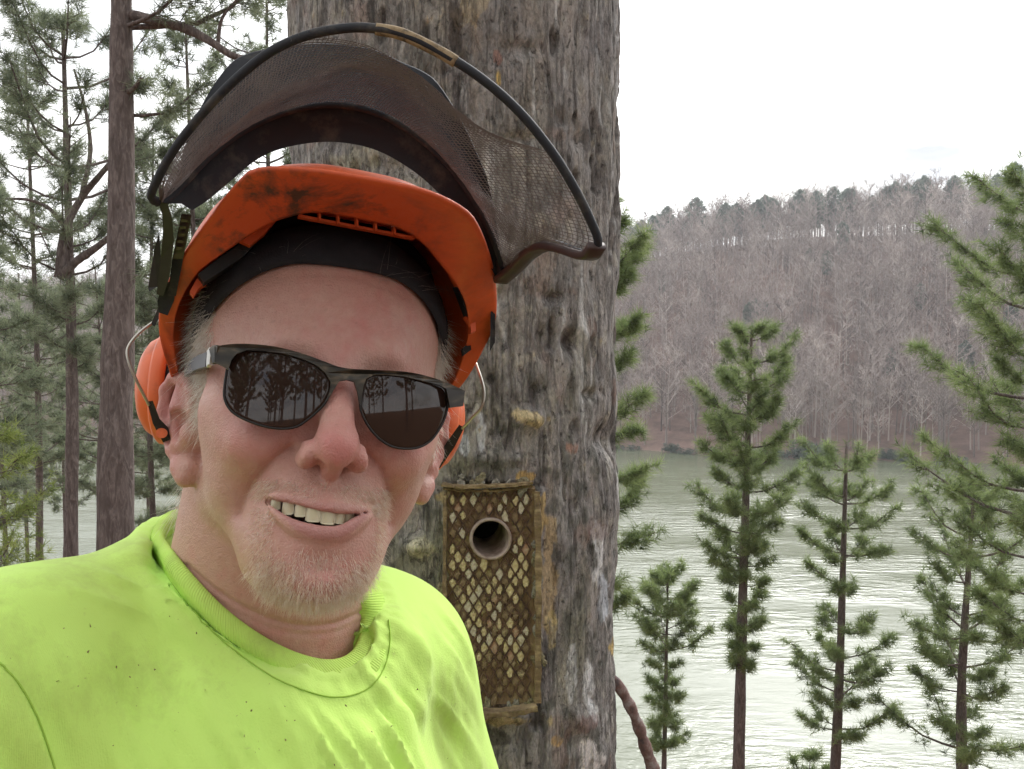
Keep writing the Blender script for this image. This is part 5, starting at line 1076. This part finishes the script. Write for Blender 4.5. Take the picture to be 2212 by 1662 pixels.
plate(bar, lambda P: gpt(P, _gz, 0.8), 2.2, 'brow_bar', M_FRAME, gl)
# temple arms
M_GREY = mat('grey_rubber', (0.12, 0.125, 0.14), 0.6); M_SILVER = mat('silver_plate', (0.55, 0.54, 0.50), 0.35, Metallic=0.8)
hl = gpt(z3([(240, 210)]))[0]; earL = np.array([-81., 14., -4.])
def arm(a, b, w_, t_, name, m): V, F = sweep(h2w(spline(np.array([a, (np.array(a) + b) / 2 + (0, 1, 0), b]), 8)), rrect(t_ / 1000, w_ / 1000, 0.0004), up=h2w((1, 0, 0)) - h2w((0, 0, 0))); return obj(name, V, F, m, gl, smooth=False)
arm(hl + (1.5, 0, 0.5), hl + (-1.2, 0, -5), 9.5, 2.4, 'temple_arm', M_FRAME)
arm(hl + (-1.2, 0, -5), hl + (-3.0, 0, -14), 9.6, 2.6, 'temple_plate', M_SILVER)
arm(hl + (-3.0, 0, -14), earL, 8.6, 3.0, 'temple_sleeve', M_GREY)
mk = plate(z3([(196, 175), (214, 185), (219, 205), (205, 240), (190, 238), (184, 215), (200, 205), (188, 190)]), lambda P: px2h(P[:, 0], P[:, 1], lambda x, y: 98 + (x - hl[0]) * 5.0) + (0.0, 0, 1.6), 0.3, 'emblem', M_BLK, gl)
hr = gpt(z3([(2150, 545)]))[0]
arm(hr + (-1, 0, -0.5), np.array([79., 10., -6.]), 9, 2.4, 'temple_arm', M_FRAME)

# ================================================================== helmet with raised mesh visor and ear defenders
hm = thing('safety_helmet', h2w((0, 60, 0)), 'scuffed orange forestry helmet with raised mesh visor and ear defenders worn by the person', 'helmet')
def _orange(t, p, tc):
    P = tc.outputs['Object']
    d = ramp(t, noise(t, P, 26, 6, 0.68, 0.4), [(0.46, (0, 0, 0)), (0.57, (0.35,) * 3), (0.70, (1, 1, 1))])
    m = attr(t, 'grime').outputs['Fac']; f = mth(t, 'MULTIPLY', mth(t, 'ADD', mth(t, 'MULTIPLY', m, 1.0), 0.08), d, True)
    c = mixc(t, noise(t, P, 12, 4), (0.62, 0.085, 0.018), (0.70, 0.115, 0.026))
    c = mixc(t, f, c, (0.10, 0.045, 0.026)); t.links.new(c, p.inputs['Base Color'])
    s = noise(t, mapping(t, P, (300, 300, 40), rot=(0.4, 0.3, 0.7)), 1, 4, 0.7)
    t.links.new(ramp(t, s, [(0.3, (0.38,) * 3), (0.7, (0.58,) * 3)]), p.inputs['Roughness']); bump(t, p, noise(t, P, 320, 3), 0.12, 0.0008)
    p.inputs['Subsurface Weight'].default_value = 0.0
M_ORANGE = mat('orange_plastic', (0.66, 0.10, 0.02), 0.45, 0.45, _orange)
# rims in the head frame (mm), front centre -> wearer's side -> nape
half_R = [(0, 93, 152), (30, 92, 151), (53, 88, 145), (66, 84, 132), (82, 77, 105), (94, 69, 79), (102, 55, 55), (101, 41, 34), (94, 21, 12), (84, 8, -30), (60, 2, -85), (30, 0, -119), (0, 0, -126)]
half_L = [(0, 93, 152), (-28, 93, 150), (-56, 91, 143), (-66, 86, 130), (-80, 71, 102), (-90, 60, 74), (-98, 49, 38), (-99, 34, 14), (-92, 15, 4), (-84, 6, -30), (-60, 2, -85), (-30, 0, -119), (0, 0, -126)]
inn_R = [(0, 87, 113), (24, 86, 111), (40, 82, 105), (54, 74, 96), (67, 65, 88), (78, 58, 72), (86, 48, 52), (89, 38, 34), (88, 20, 10), (80, 9, -28), (57, 5, -80), (29, 4, -113), (0, 4, -119)]
inn_L = [(0, 87, 113), (-22, 87, 112), (-40, 82, 106), (-53, 75, 98), (-66, 66, 87), (-80, 57, 68), (-89, 46, 36), (-91, 33, 14), (-87, 15, 2), (-80, 8, -28), (-57, 5, -80), (-29, 4, -113), (0, 4, -119)]
def ring(a, b, n=120): return spline(np.array(a[:-1] + b[::-1][:-1], float), n, True)
def ring2(a, b, n): # matched parametrisation: resample each half
    A = spline(np.array(a, float), n); Bq = spline(np.array(b, float), n); return np.vstack([A, Bq[::-1][1:-1]])
NH = 64
RO, RI = ring2(half_R, half_L, NH), ring2(inn_R, inn_L, NH); m = len(RO)
def loft(rows, closed=True):
    rows = [np.asarray(r, float) for r in rows]; n = len(rows[0]); F = []
    for k in range(len(rows) - 1):
        for i in range(n if closed else n - 1): j = (i + 1) % n; F.append((k * n + i, k * n + j, (k + 1) * n + j, (k + 1) * n + i))
    return np.vstack(rows), F
ctr_ = np.array([0, 0, 8.0]); outw = RO - ctr_; outw[:, 1] = 0; outw = nrm(outw)
mid = RO * 0.42 + RI * 0.58; CROWN = np.array([0, 134, -22.0])
def dome(base, top, steps, e=0.72):
    rows = []
    for s in np.linspace(0, 1, steps):
        a = s * math.pi / 2; f = math.cos(a)**e; g = math.sin(a)**1.0
        r = base * 1.0; r = top + (base - top) * np.array([f, 0, f]); r[:, 1] = base[:, 1] + (top[1] - base[:, 1]) * g; rows.append(r)
    return rows
up3 = np.array([0, 3.0, 0])
rows = [RI + (0, 2.6, 0), RI, RI * 0.93 + RO * 0.07 + (0, -0.4, 0), RI * 0.5 + RO * 0.5 + (0, 0.3, 0), RI * 0.08 + RO * 0.92 + (0, -0.6, 0), RO + outw * 0.6, RO + outw * 0.8 + (0, 1.4, 0), RO + outw * 0.2 + (0, 2.8, 0), mid + (0, 5, 0)]
rows += dome(mid + (0, 7, 0), CROWN, 18)[1:]
V, F = loft(rows)
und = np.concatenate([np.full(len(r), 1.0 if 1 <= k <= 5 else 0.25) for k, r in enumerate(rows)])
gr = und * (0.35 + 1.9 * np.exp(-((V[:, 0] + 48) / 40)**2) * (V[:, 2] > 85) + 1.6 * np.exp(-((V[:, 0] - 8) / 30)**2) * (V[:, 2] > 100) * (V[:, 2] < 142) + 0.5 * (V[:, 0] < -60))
obj('shell', h2w(V), F, M_ORANGE, hm, attrs={'grime': gr})
rows = dome(RI + (0, 2.6, 0), CROWN - (0, 6, 0), 16); V, F = loft(rows); obj('shell_lining', h2w(V), [f[::-1] for f in F], M_ORANGE, hm, attrs={'grime': np.full(len(V), 0.3)})
# rib cells behind the peak
ipk = lambda P: px2h(P[:, 0], P[:, 1], lambda x, y: 111 - 0.006 * x**2)
e0, e1 = np.array([650, 446]), np.array([893, 494])
for i in range(7):
    a = e0 + (e1 - e0) * i / 6; P = np.array([a + (-2, -2), a + (2, -2), a + (3, 20), a + (-1, 20)]); plate(P, ipk, 7, 'rib', M_ORANGE, hm, toward=(0, 0.2, -1))
plate([e0 + (0, -3), e1 + (0, -3), e1 + (0, 3), e0 + (0, 3)], ipk, 9, 'rib_rail', M_ORANGE, hm, toward=(0, 0.2, -1)); plate([e0 + (-4, 17), e1 + (4, 17), e1 + (4, 22), e0 + (-4, 22)], ipk, 8, 'rib_rail', M_ORANGE, hm, toward=(0, 0.2, -1))
# sweat band and padding
def band_r(th, y0):
    ang = np.arctan2(HV[:, 0], HV[:, 2]); s = (np.abs(HV[:, 1] - y0) < 2.5) & (np.abs(np.angle(np.exp(1j * (ang - th)))) < 0.06)
    return np.hypot(HV[s, 0], HV[s, 2]).max() if s.any() else 85.0
M_BAND = mat('black_sweatband', rough=0.8, spec=0.25, build=lambda t, p, tc: (t.links.new(mixc(t, noise(t, tc.outputs['Object'], 90, 5), (0.010, 0.010, 0.012), (0.035, 0.035, 0.040)), p.inputs['Base Color']), bump(t, p, noise(t, tc.outputs['Object'], 900, 2), 0.4, 0.0008)))
TH = np.linspace(-np.pi, np.pi, 96, endpoint=False)
def by(th): a = abs(th); return 64 - 32 * sst(0.25, 1.35, a) - 24 * sst(1.5, 2.6, a)
def bandring(dy, off): return np.array([[(band_r(t, by(t) + dy) + off) * math.sin(t), by(t) + dy, (band_r(t, by(t) + dy) + off) * math.cos(t)] for t in TH])
r0 = bandring(0, 1.0); r1 = bandring(2, 4.5); r2 = bandring(16, 5.5); r3 = bandring(31, 5.5); r4 = bandring(34, 3.0)
V, F = loft([r0, r1, r2, r3, r4]); obj('sweatband', h2w(V), F, M_BAND, hm)
r5 = r4 * np.array([.985, 1, .985]) + (0, 1.5, 0); rows = dome(r5, CROWN - (0, 14, 0), 10, 0.72); V, F = loft([r3] + rows); obj('padding', h2w(V), F, mat('black_liner', (0.006, 0.006, 0.007), 0.9, 0.1), hm)
# suspension clips where the harness meets the rim, with their orange sockets
M_DG = mat('dark_green_plastic', rough=0.55, spec=0.35, build=lambda t, p, tc: t.links.new(mixc(t, noise(t, tc.outputs['Object'], 80, 4), (0.012, 0.012, 0.012), (0.036, 0.035, 0.032)), p.inputs['Base Color']))
def rp(zz, k=0.0): return lambda P: px2h(P[:, 0], P[:, 1], lambda x, y: zz - k * np.abs(x))
plate([(428, 592), (470, 560), (515, 530), (545, 512), (556, 520), (528, 552), (480, 585), (440, 610)], rp(70), 9, 'harness_clip', M_DG, hm)
plate([(515, 518), (560, 480), (592, 462), (600, 470), (572, 505), (540, 530)], rp(80), 5, 'clip_socket', M_ORANGE, hm)
plate([(410, 630), (425, 602), (440, 600), (446, 612), (430, 622), (418, 640)], rp(62), 6, 'clip_socket', M_ORANGE, hm)
plate([(986, 614), (1004, 606), (1016, 640), (1022, 676), (1012, 682), (1000, 650)], rp(62), 9, 'harness_clip', M_DG, hm)
plate([(972, 590), (1000, 592), (1004, 612), (986, 616)], rp(66), 5, 'clip_socket', M_ORANGE, hm)
plate([(1004, 684), (1026, 676), (1028, 716), (1018, 720), (1016, 700)], rp(58), 5, 'clip_socket', M_ORANGE, hm)
plate([(1000, 752), (1016, 738), (1018, 756), (1002, 768)], rp(40), 5, 'harness_clip', M_DG, hm)
# ---- visor
def dpx(L): # (u, v, depth) list -> world spline points
    return np.array(L, float)
def rimpts(L, n): a = spline(np.array(L, float) * np.array([1, 1, 1000.0]), n); a[:, 2] /= 1000; return px(a[:, 0], a[:, 1], a[:, 2])
M_RIM = M_BLK
RIM = [(340, 436, .470), (326, 425, .462), (338, 392, .455), (372, 330, .447), (425, 260, .440), (500, 180, .434), (580, 115, .430), (660, 78, .428), (740, 62, .427), (800, 61, .427), (870, 74, .428), (950, 112, .430), (1040, 170, .433), (1120, 240, .437), (1190, 325, .442), (1240, 405, .448), (1275, 475, .455), (1292, 520, .460), (1284, 546, .466), (1262, 549, .472), (1215, 532, .490), (1175, 528, .508), (1140, 545, .530), (1110, 575, .555), (1084, 598, .575)]
rw = rimpts(RIM, 150); V, F = sweep(rw, circ(0.0026, 8, 0.0021)); rim = obj('visor_rim', V, F, M_RIM, hm)
worn = rimpts([(812, 63, .4272), (870, 75, .428), (950, 113, .430), (985, 134, .431)], 30); V, F = sweep(worn, circ(0.00285, 8, 0.0023))
obj('worn_tape', V, F, mat('worn_tape', rough=0.9, build=lambda t, p, tc: t.links.new(ramp(t, noise(t, tc.outputs['Object'], 160, 5, 0.7), [(0.35, (0.05, 0.045, 0.04)), (0.5, (0.25, 0.18, 0.10)), (0.7, (0.36, 0.27, 0.16))]), p.inputs['Base Color'])), hm)
BANDL = [(415, 455, .500), (450, 432, .510), (500, 390, .522), (560, 342, .532), (630, 316, .538), (720, 307, .541), (810, 324, .541), (890, 368, .541), (955, 425, .545), (1010, 490, .552), (1050, 560, .562), (1078, 612, .575)]
BANDU = [(352, 440, .480), (392, 402, .495), (450, 340, .510), (530, 280, .522), (620, 240, .528), (720, 225, .531), (820, 245, .532), (910, 300, .534), (980, 368, .538), (1030, 440, .544), (1062, 505, .552), (1088, 580, .570)]
bl, bu = rimpts(BANDL, 70), rimpts(BANDU, 70)
upv = nrm(c2w((0.0, 0.6, 0.75)) - c2w((0, 0, 0)))
bl2 = bl + upv * 0.003; bu2 = bu + upv * 0.004; lipv = bl + (bl - bu) * 0.02
V, F = loft([bl, bl * 0.55 + bu * 0.45 + upv * 0.004, bu, bu2, bl2 * 0.55 + bu2 * 0.45 + upv * 0.004, bl2, bl], False); obj('visor_band', V, F, M_BLK, hm)
V, F = sweep(bu - upv * 0.001, circ(0.0022, 6)); obj('visor_band_bead', V, F, M_BLK, hm)
# rain cover arching up behind the mesh
CV = rimpts([(395, 330, .500), (430, 240, .520), (475, 165, .535), (520, 124, .545), (600, 104, .550), (700, 96, .552), (800, 108, .552), (870, 138, .550), (915, 158, .550), (948, 186, .550), (1000, 270, .548), (1050, 380, .550)], 70)
V, F = loft([bu, bu * 0.5 + CV * 0.5 + upv * 0.010, CV, CV + upv * 0.002, bu * 0.5 + CV * 0.5 + upv * 0.012, bu + upv * 0.003], False); obj('visor_cover', V, F, M_BLK, hm)
# the woven mesh, sagging, torn loose from the rim along the top right
OUT = [(345, 432, .468), (345, 385, .455), (378, 330, .447), (430, 262, .440), (505, 184, .434), (585, 120, .430), (650, 84, .4285), (720, 84, .431), (790, 98, .436), (860, 134, .446), (925, 178, .456), (985, 236, .462), (1050, 282, .464), (1120, 310, .458), (1186, 332, .444), (1236, 405, .449), (1270, 475, .456), (1284, 525, .461), (1262, 545, .472), (1215, 528, .490), (1172, 524, .508), (1130, 548, .535), (1092, 590, .570)]
MIDL = [(352, 437, .474), (372, 395, .475), (425, 330, .480), (510, 262, .487), (600, 200, .490), (690, 165, .488), (770, 150, .484), (850, 175, .488), (920, 240, .500), (965, 300, .508), (1000, 350, .514), (1035, 400, .512), (1070, 450, .506), (1105, 490, .506), (1130, 520, .512), (1135, 540, .520), (1112, 560, .540), (1090, 588, .570)]
na, nb = 168, 42
def curve3(L, n): a = spline(np.array(L, float) * np.array([1, 1, 1500.0]), n); a[:, 2] /= 1500; return a
o3, m3, b3 = curve3(OUT, na), curve3(MIDL, na), curve3([(350, 440, .479)] + BANDU[1:], na)
t = np.linspace(0, 1, nb)[None, :, None]
Q = b3[:, None] * (1 - t) * (1 - 2 * t) + m3[:, None] * 4 * t * (1 - t) + o3[:, None] * t * (2 * t - 1)
lin = np.where(t < 0.5, b3[:, None] * (1 - 2 * t) + m3[:, None] * 2 * t, m3[:, None] * (2 - 2 * t) + o3[:, None] * (2 * t - 1)); Q = 0.45 * Q + 0.55 * lin
sgm = np.stack(np.meshgrid(np.linspace(0, 1, na), np.linspace(0, 1, nb), indexing='ij'), -1)
edge = np.sin(np.pi * sgm[..., 1])
fold = fbm(np.concatenate([sgm * np.array([9, 3.0]), np.zeros((na, nb, 1))], -1), 3, 4)
Q[..., 2] += 0.010 * fold * edge; Q[..., 1] += 7 * edge * fbm(np.concatenate([sgm * np.array([12, 4.0]), np.ones((na, nb, 1))], -1), 2, 14)
W3 = px(Q[..., 0], Q[..., 1], Q[..., 2])
W3 += (RNG.normal(size=W3.shape) * 0.00012)
M_WIRE = mat('visor_wire', rough=0.8, spec=0.2, build=lambda t, p, tc: t.links.new(mixc(t, noise(t, tc.outputs['Object'], 30, 3), (0.13, 0.108, 0.10), (0.23, 0.195, 0.178)), p.inputs['Base Color']))
def wires(P, r):
    """three-sided tube along each row of P (k, n, 3)"""
    k, n, _ = P.shape; T = nrm(np.gradient(P, axis=1)); A = nrm(np.cross(T, np.array([0.3, 0.5, 0.8]))); Bn = np.cross(T, A)
    V = np.stack([P + (A * math.cos(a) + Bn * math.sin(a)) * r for a in (0, 2.094, 4.189)], 2)
    idx = np.arange(k)[:, None, None] * n * 3 + np.arange(n - 1)[None, :, None] * 3; q = np.arange(3)[None, None, :]; q2 = (q + 1) % 3
    return V.reshape(-1, 3), np.stack([idx + q, idx + q2, idx + 3 + q2, idx + 3 + q], -1).reshape(-1, 4)
V1, F1 = wires(W3, 0.00021); V2, F2 = wires(np.swapaxes(W3, 0, 1)[:, ::2], 0.00021)
tag(obj('visor_mesh', np.vstack([V1, V2]), np.vstack([F1, F2 + len(V1)]), M_WIRE, hm, smooth=False), kind='stuff')
# frayed wire ends
fr_ = W3[48:74, -1]; V, F = strands(np.repeat(fr_, 2, 0), nrm(RNG.normal(size=(len(fr_) * 2, 3)) + np.array([0, -0.6, 0.8])), RNG.uniform(0.003, 0.008, len(fr_) * 2), RNG.normal(size=(len(fr_) * 2, 3)) * 0.002, np.full(len(fr_) * 2, 0.00016)); tag(obj('frayed_wire', V, F, M_WIRE, hm), kind='stuff')
# right end of the visor: brown bracket
M_BRN = mat('brown_plastic', rough=0.45, spec=0.4, build=lambda t, p, tc: t.links.new(mixc(t, noise(t, tc.outputs['Object'], 50, 4), (0.030, 0.016, 0.014), (0.075, 0.042, 0.035)), p.inputs['Base Color']))
def dplate(P3, thick, name, m, parent=hm, bev=True):
    """outline with (u, v, depth) per corner, given thickness (m) away from the camera"""
    P3 = np.array(P3, float); A = px(P3[:, 0], P3[:, 1], P3[:, 2]); Bk = px(P3[:, 0] , P3[:, 1], P3[:, 2] + thick); n = len(A)
    tri = tessellate_polygon([[Vector((p[0], p[1], 0)) for p in P3]]); F = []
    for a, b, c in tri:
        nz = np.cross(P3[b, :2] - P3[a, :2], P3[c, :2] - P3[a, :2]); f = (a, c, b) if nz > 0 else (a, b, c); F += [f, tuple(i + n for i in f[::-1])]
    s2 = np.sum(P3[:, 0] * np.roll(P3[:, 1], -1) - np.roll(P3[:, 0], -1) * P3[:, 1]) > 0
    for i in range(n): j = (i + 1) % n; F.append((i, j, j + n, i + n) if s2 else (j, i, i + n, j + n))
    return obj(name, np.vstack([A, Bk]), F, m, parent, smooth=False)
sidew = rimpts([(1290, 530, .460), (1270, 553, .468), (1215, 538, .490), (1175, 533, .508), (1142, 550, .530), (1112, 580, .555), (1082, 606, .575)], 40); V, F = sweep(sidew, rrect(0.0045, 0.010, 0.0015), up=c2w((0, 1, 0)) - c2w((0, 0, 0))); obj('visor_side_rail', V, F, M_BRN, hm)
dplate([(1068, 500, .560), (1084, 548, .562), (1100, 560, .562), (1108, 580, .562), (1086, 604, .570), (1066, 598, .575), (1056, 545, .570)], 0.012, 'visor_bracket', M_BRN)
dplate([(1040, 470, .566), (1060, 490, .566), (1072, 600, .575), (1060, 606, .578), (1050, 560, .572)], 0.014, 'pivot_arm', M_BLK)
dplate([(1060, 670, .600), (1070, 680, .600), (1069, 740, .605), (1058, 760, .605)], 0.02, 'pivot_mount', M_BLK)
# left end: stacked pivot arms, toothed strip, clip
dplate([(340, 436, .470), (362, 440, .472), (372, 470, .485), (376, 520, .505), (366, 600, .530), (352, 640, .545), (338, 636, .545), (347, 560, .520), (352, 500, .497), (350, 462, .482)], 0.007, 'visor_arm', M_DG)
dplate([(392, 462, .497), (414, 464, .497), (396, 560, .525), (372, 560, .525)], 0.006, 'ratchet_strip', M_BRN)
for i in range(6): u0, v0 = 408 - i * 3.0, 474 + i * 15; dplate([(u0 - 15, v0, .4925 + i * .0043), (u0 - 2, v0 + 1, .4925 + i * .0043), (u0 - 4, v0 + 7, .4945 + i * .0043), (u0 - 17, v0 + 6, .4945 + i * .0043)], 0.004, 'ratchet_tooth', M_BRN)
dplate([(372, 560, .527), (396, 560, .527), (380, 640, .548), (362, 640, .548)], 0.008, 'pivot_arm', M_BLK)
dplate([(333, 540, .535), (344, 500, .528), (348, 560, .538), (340, 620, .552), (322, 630, .556), (320, 622, .556)], 0.006, 'visor_lever', M_DG)
dplate([(352, 612, .548), (382, 606, .548), (376, 650, .560), (362, 682, .566), (344, 676, .566), (340, 650, .560)], 0.012, 'pivot_mount', M_BLK)
dplate([(344, 660, .575), (354, 668, .575), (334, 706, .583), (326, 700, .583)], 0.008, 'wire_socket', M_BLK)
# ---- ear defenders, parked behind the ears
M_CUP = mat('orange_cup', (0.70, 0.14, 0.035), 0.4, 0.45, lambda t, p, tc: t.links.new(mixc(t, ramp(t, noise(t, tc.outputs['Object'], 40, 5, 0.7), [(0.5, (0, 0, 0)), (0.75, (1, 1, 1))]), (0.72, 0.145, 0.04), (0.42, 0.10, 0.04)), p.inputs['Base Color']))
def cup(c, axis, upv_, r, name_label):
    c = np.array(c, float); ax = nrm(np.array(axis, float)); u = np.array(upv_, float); u = nrm(u - ax * (u @ ax)); v = np.cross(ax, u); n = 40
    a = np.linspace(0, 2 * np.pi, n, endpoint=False)
    def rg(rr, h, ov=0.80): return c + ax * h + (u[None] * np.cos(a)[:, None] * rr + v[None] * np.sin(a)[:, None] * rr * ov)
    V, F = loft([rg(r * .55, -16), rg(r * .82, -17), rg(r * .93, -12), rg(r * .93, -4), rg(r * .85, 0)]); obj('ear_cushion', h2w(V), F, mat('black_cushion', (0.022, 0.024, 0.027), 0.6, 0.35), hm)
    V, F = loft([rg(r * .90, -3), rg(r * 1.0, -3.5), rg(r * 1.03, 0), rg(r * 1.02, 5), rg(r * .97, 7), rg(r * .92, 6.5)]); obj('ear_cup_rim', h2w(V), F, M_CUP, hm)
    V, F = loft([rg(r * .93, 5), rg(r * .90, 9), rg(r * .82, 14), rg(r * .66, 18), rg(r * .42, 21), rg(r * .2, 22), rg(0.5, 22.3)]); obj('ear_cup', h2w(V), F, M_CUP, hm)
cup((-89, 12, -56), (-1, 0.0, -0.30), (0.05, 1, 0.22), 38, 0); cup((91, 6, -56), (1, 0.0, -0.30), (-0.05, 1, 0.22), 38, 0)
M_STEEL = mat('steel_wire', (0.45, 0.42, 0.36), 0.35, Metallic=0.9)
for L in ([(334, 694, .585), (300, 720, .578), (276, 752, .572), (279, 785, .570), (296, 825, .572), (322, 876, .580)], [(1028, 785, .640), (1040, 820, .632), (1046, 850, .628), (1040, 880, .628), (1018, 905, .636), (998, 926, .645)]):
    V, F = sweep(rimpts(L, 40), circ(0.0009, 8)); obj('spring_wire', V, F, M_STEEL, hm)
dplate([(318, 868, .579), (330, 866, .579), (345, 905, .585), (364, 925, .590), (368, 950, .592), (352, 956, .592), (330, 915, .584)], 0.008, 'cup_arm', M_DG)
dplate([(992, 918, .648), (1003, 924, .648), (982, 966, .655), (950, 1012, .662), (940, 1010, .662), (962, 960, .655)], 0.008, 'cup_arm', M_DG)
a_ = np.linspace(0, 2 * np.pi, 20, endpoint=False); dplate(np.stack([349 + 13 * np.cos(a_), 936 + 11 * np.sin(a_), np.full(20, .5865)], 1), 0.003, 'arm_button', M_CUP)
# ================================================================== air over the lake
def hazebox(lo, hi):
    V = np.array([(x_, y_, z_) for x_ in (lo[0], hi[0]) for y_ in (lo[1], hi[1]) for z_ in (lo[2], hi[2])], float)
    return V, [(0, 1, 3, 2), (4, 6, 7, 5), (0, 4, 5, 1), (2, 3, 7, 6), (0, 2, 6, 4), (1, 5, 7, 3)]
V, F = hazebox((-920, -180, WATER - 4), (620, 1000, 75)); hz = obj('haze', V, F, None, smooth=False)
hm_ = bpy.data.materials.new('haze_air'); hm_.use_nodes = True; t_ = hm_.node_tree; t_.nodes.clear(); pv = t_.nodes.new('ShaderNodeVolumePrincipled'); ov = t_.nodes.new('ShaderNodeOutputMaterial')
pv.inputs['Color'].default_value = (.88, .91, .96, 1); pv.inputs['Density'].default_value = 0.00045; pv.inputs['Anisotropy'].default_value = .3; t_.links.new(pv.outputs[0], ov.inputs['Volume']); hz.data.materials.append(hm_); tag(hz, 'thin pale haze over the lake and far hills', 'haze', kind='stuff')
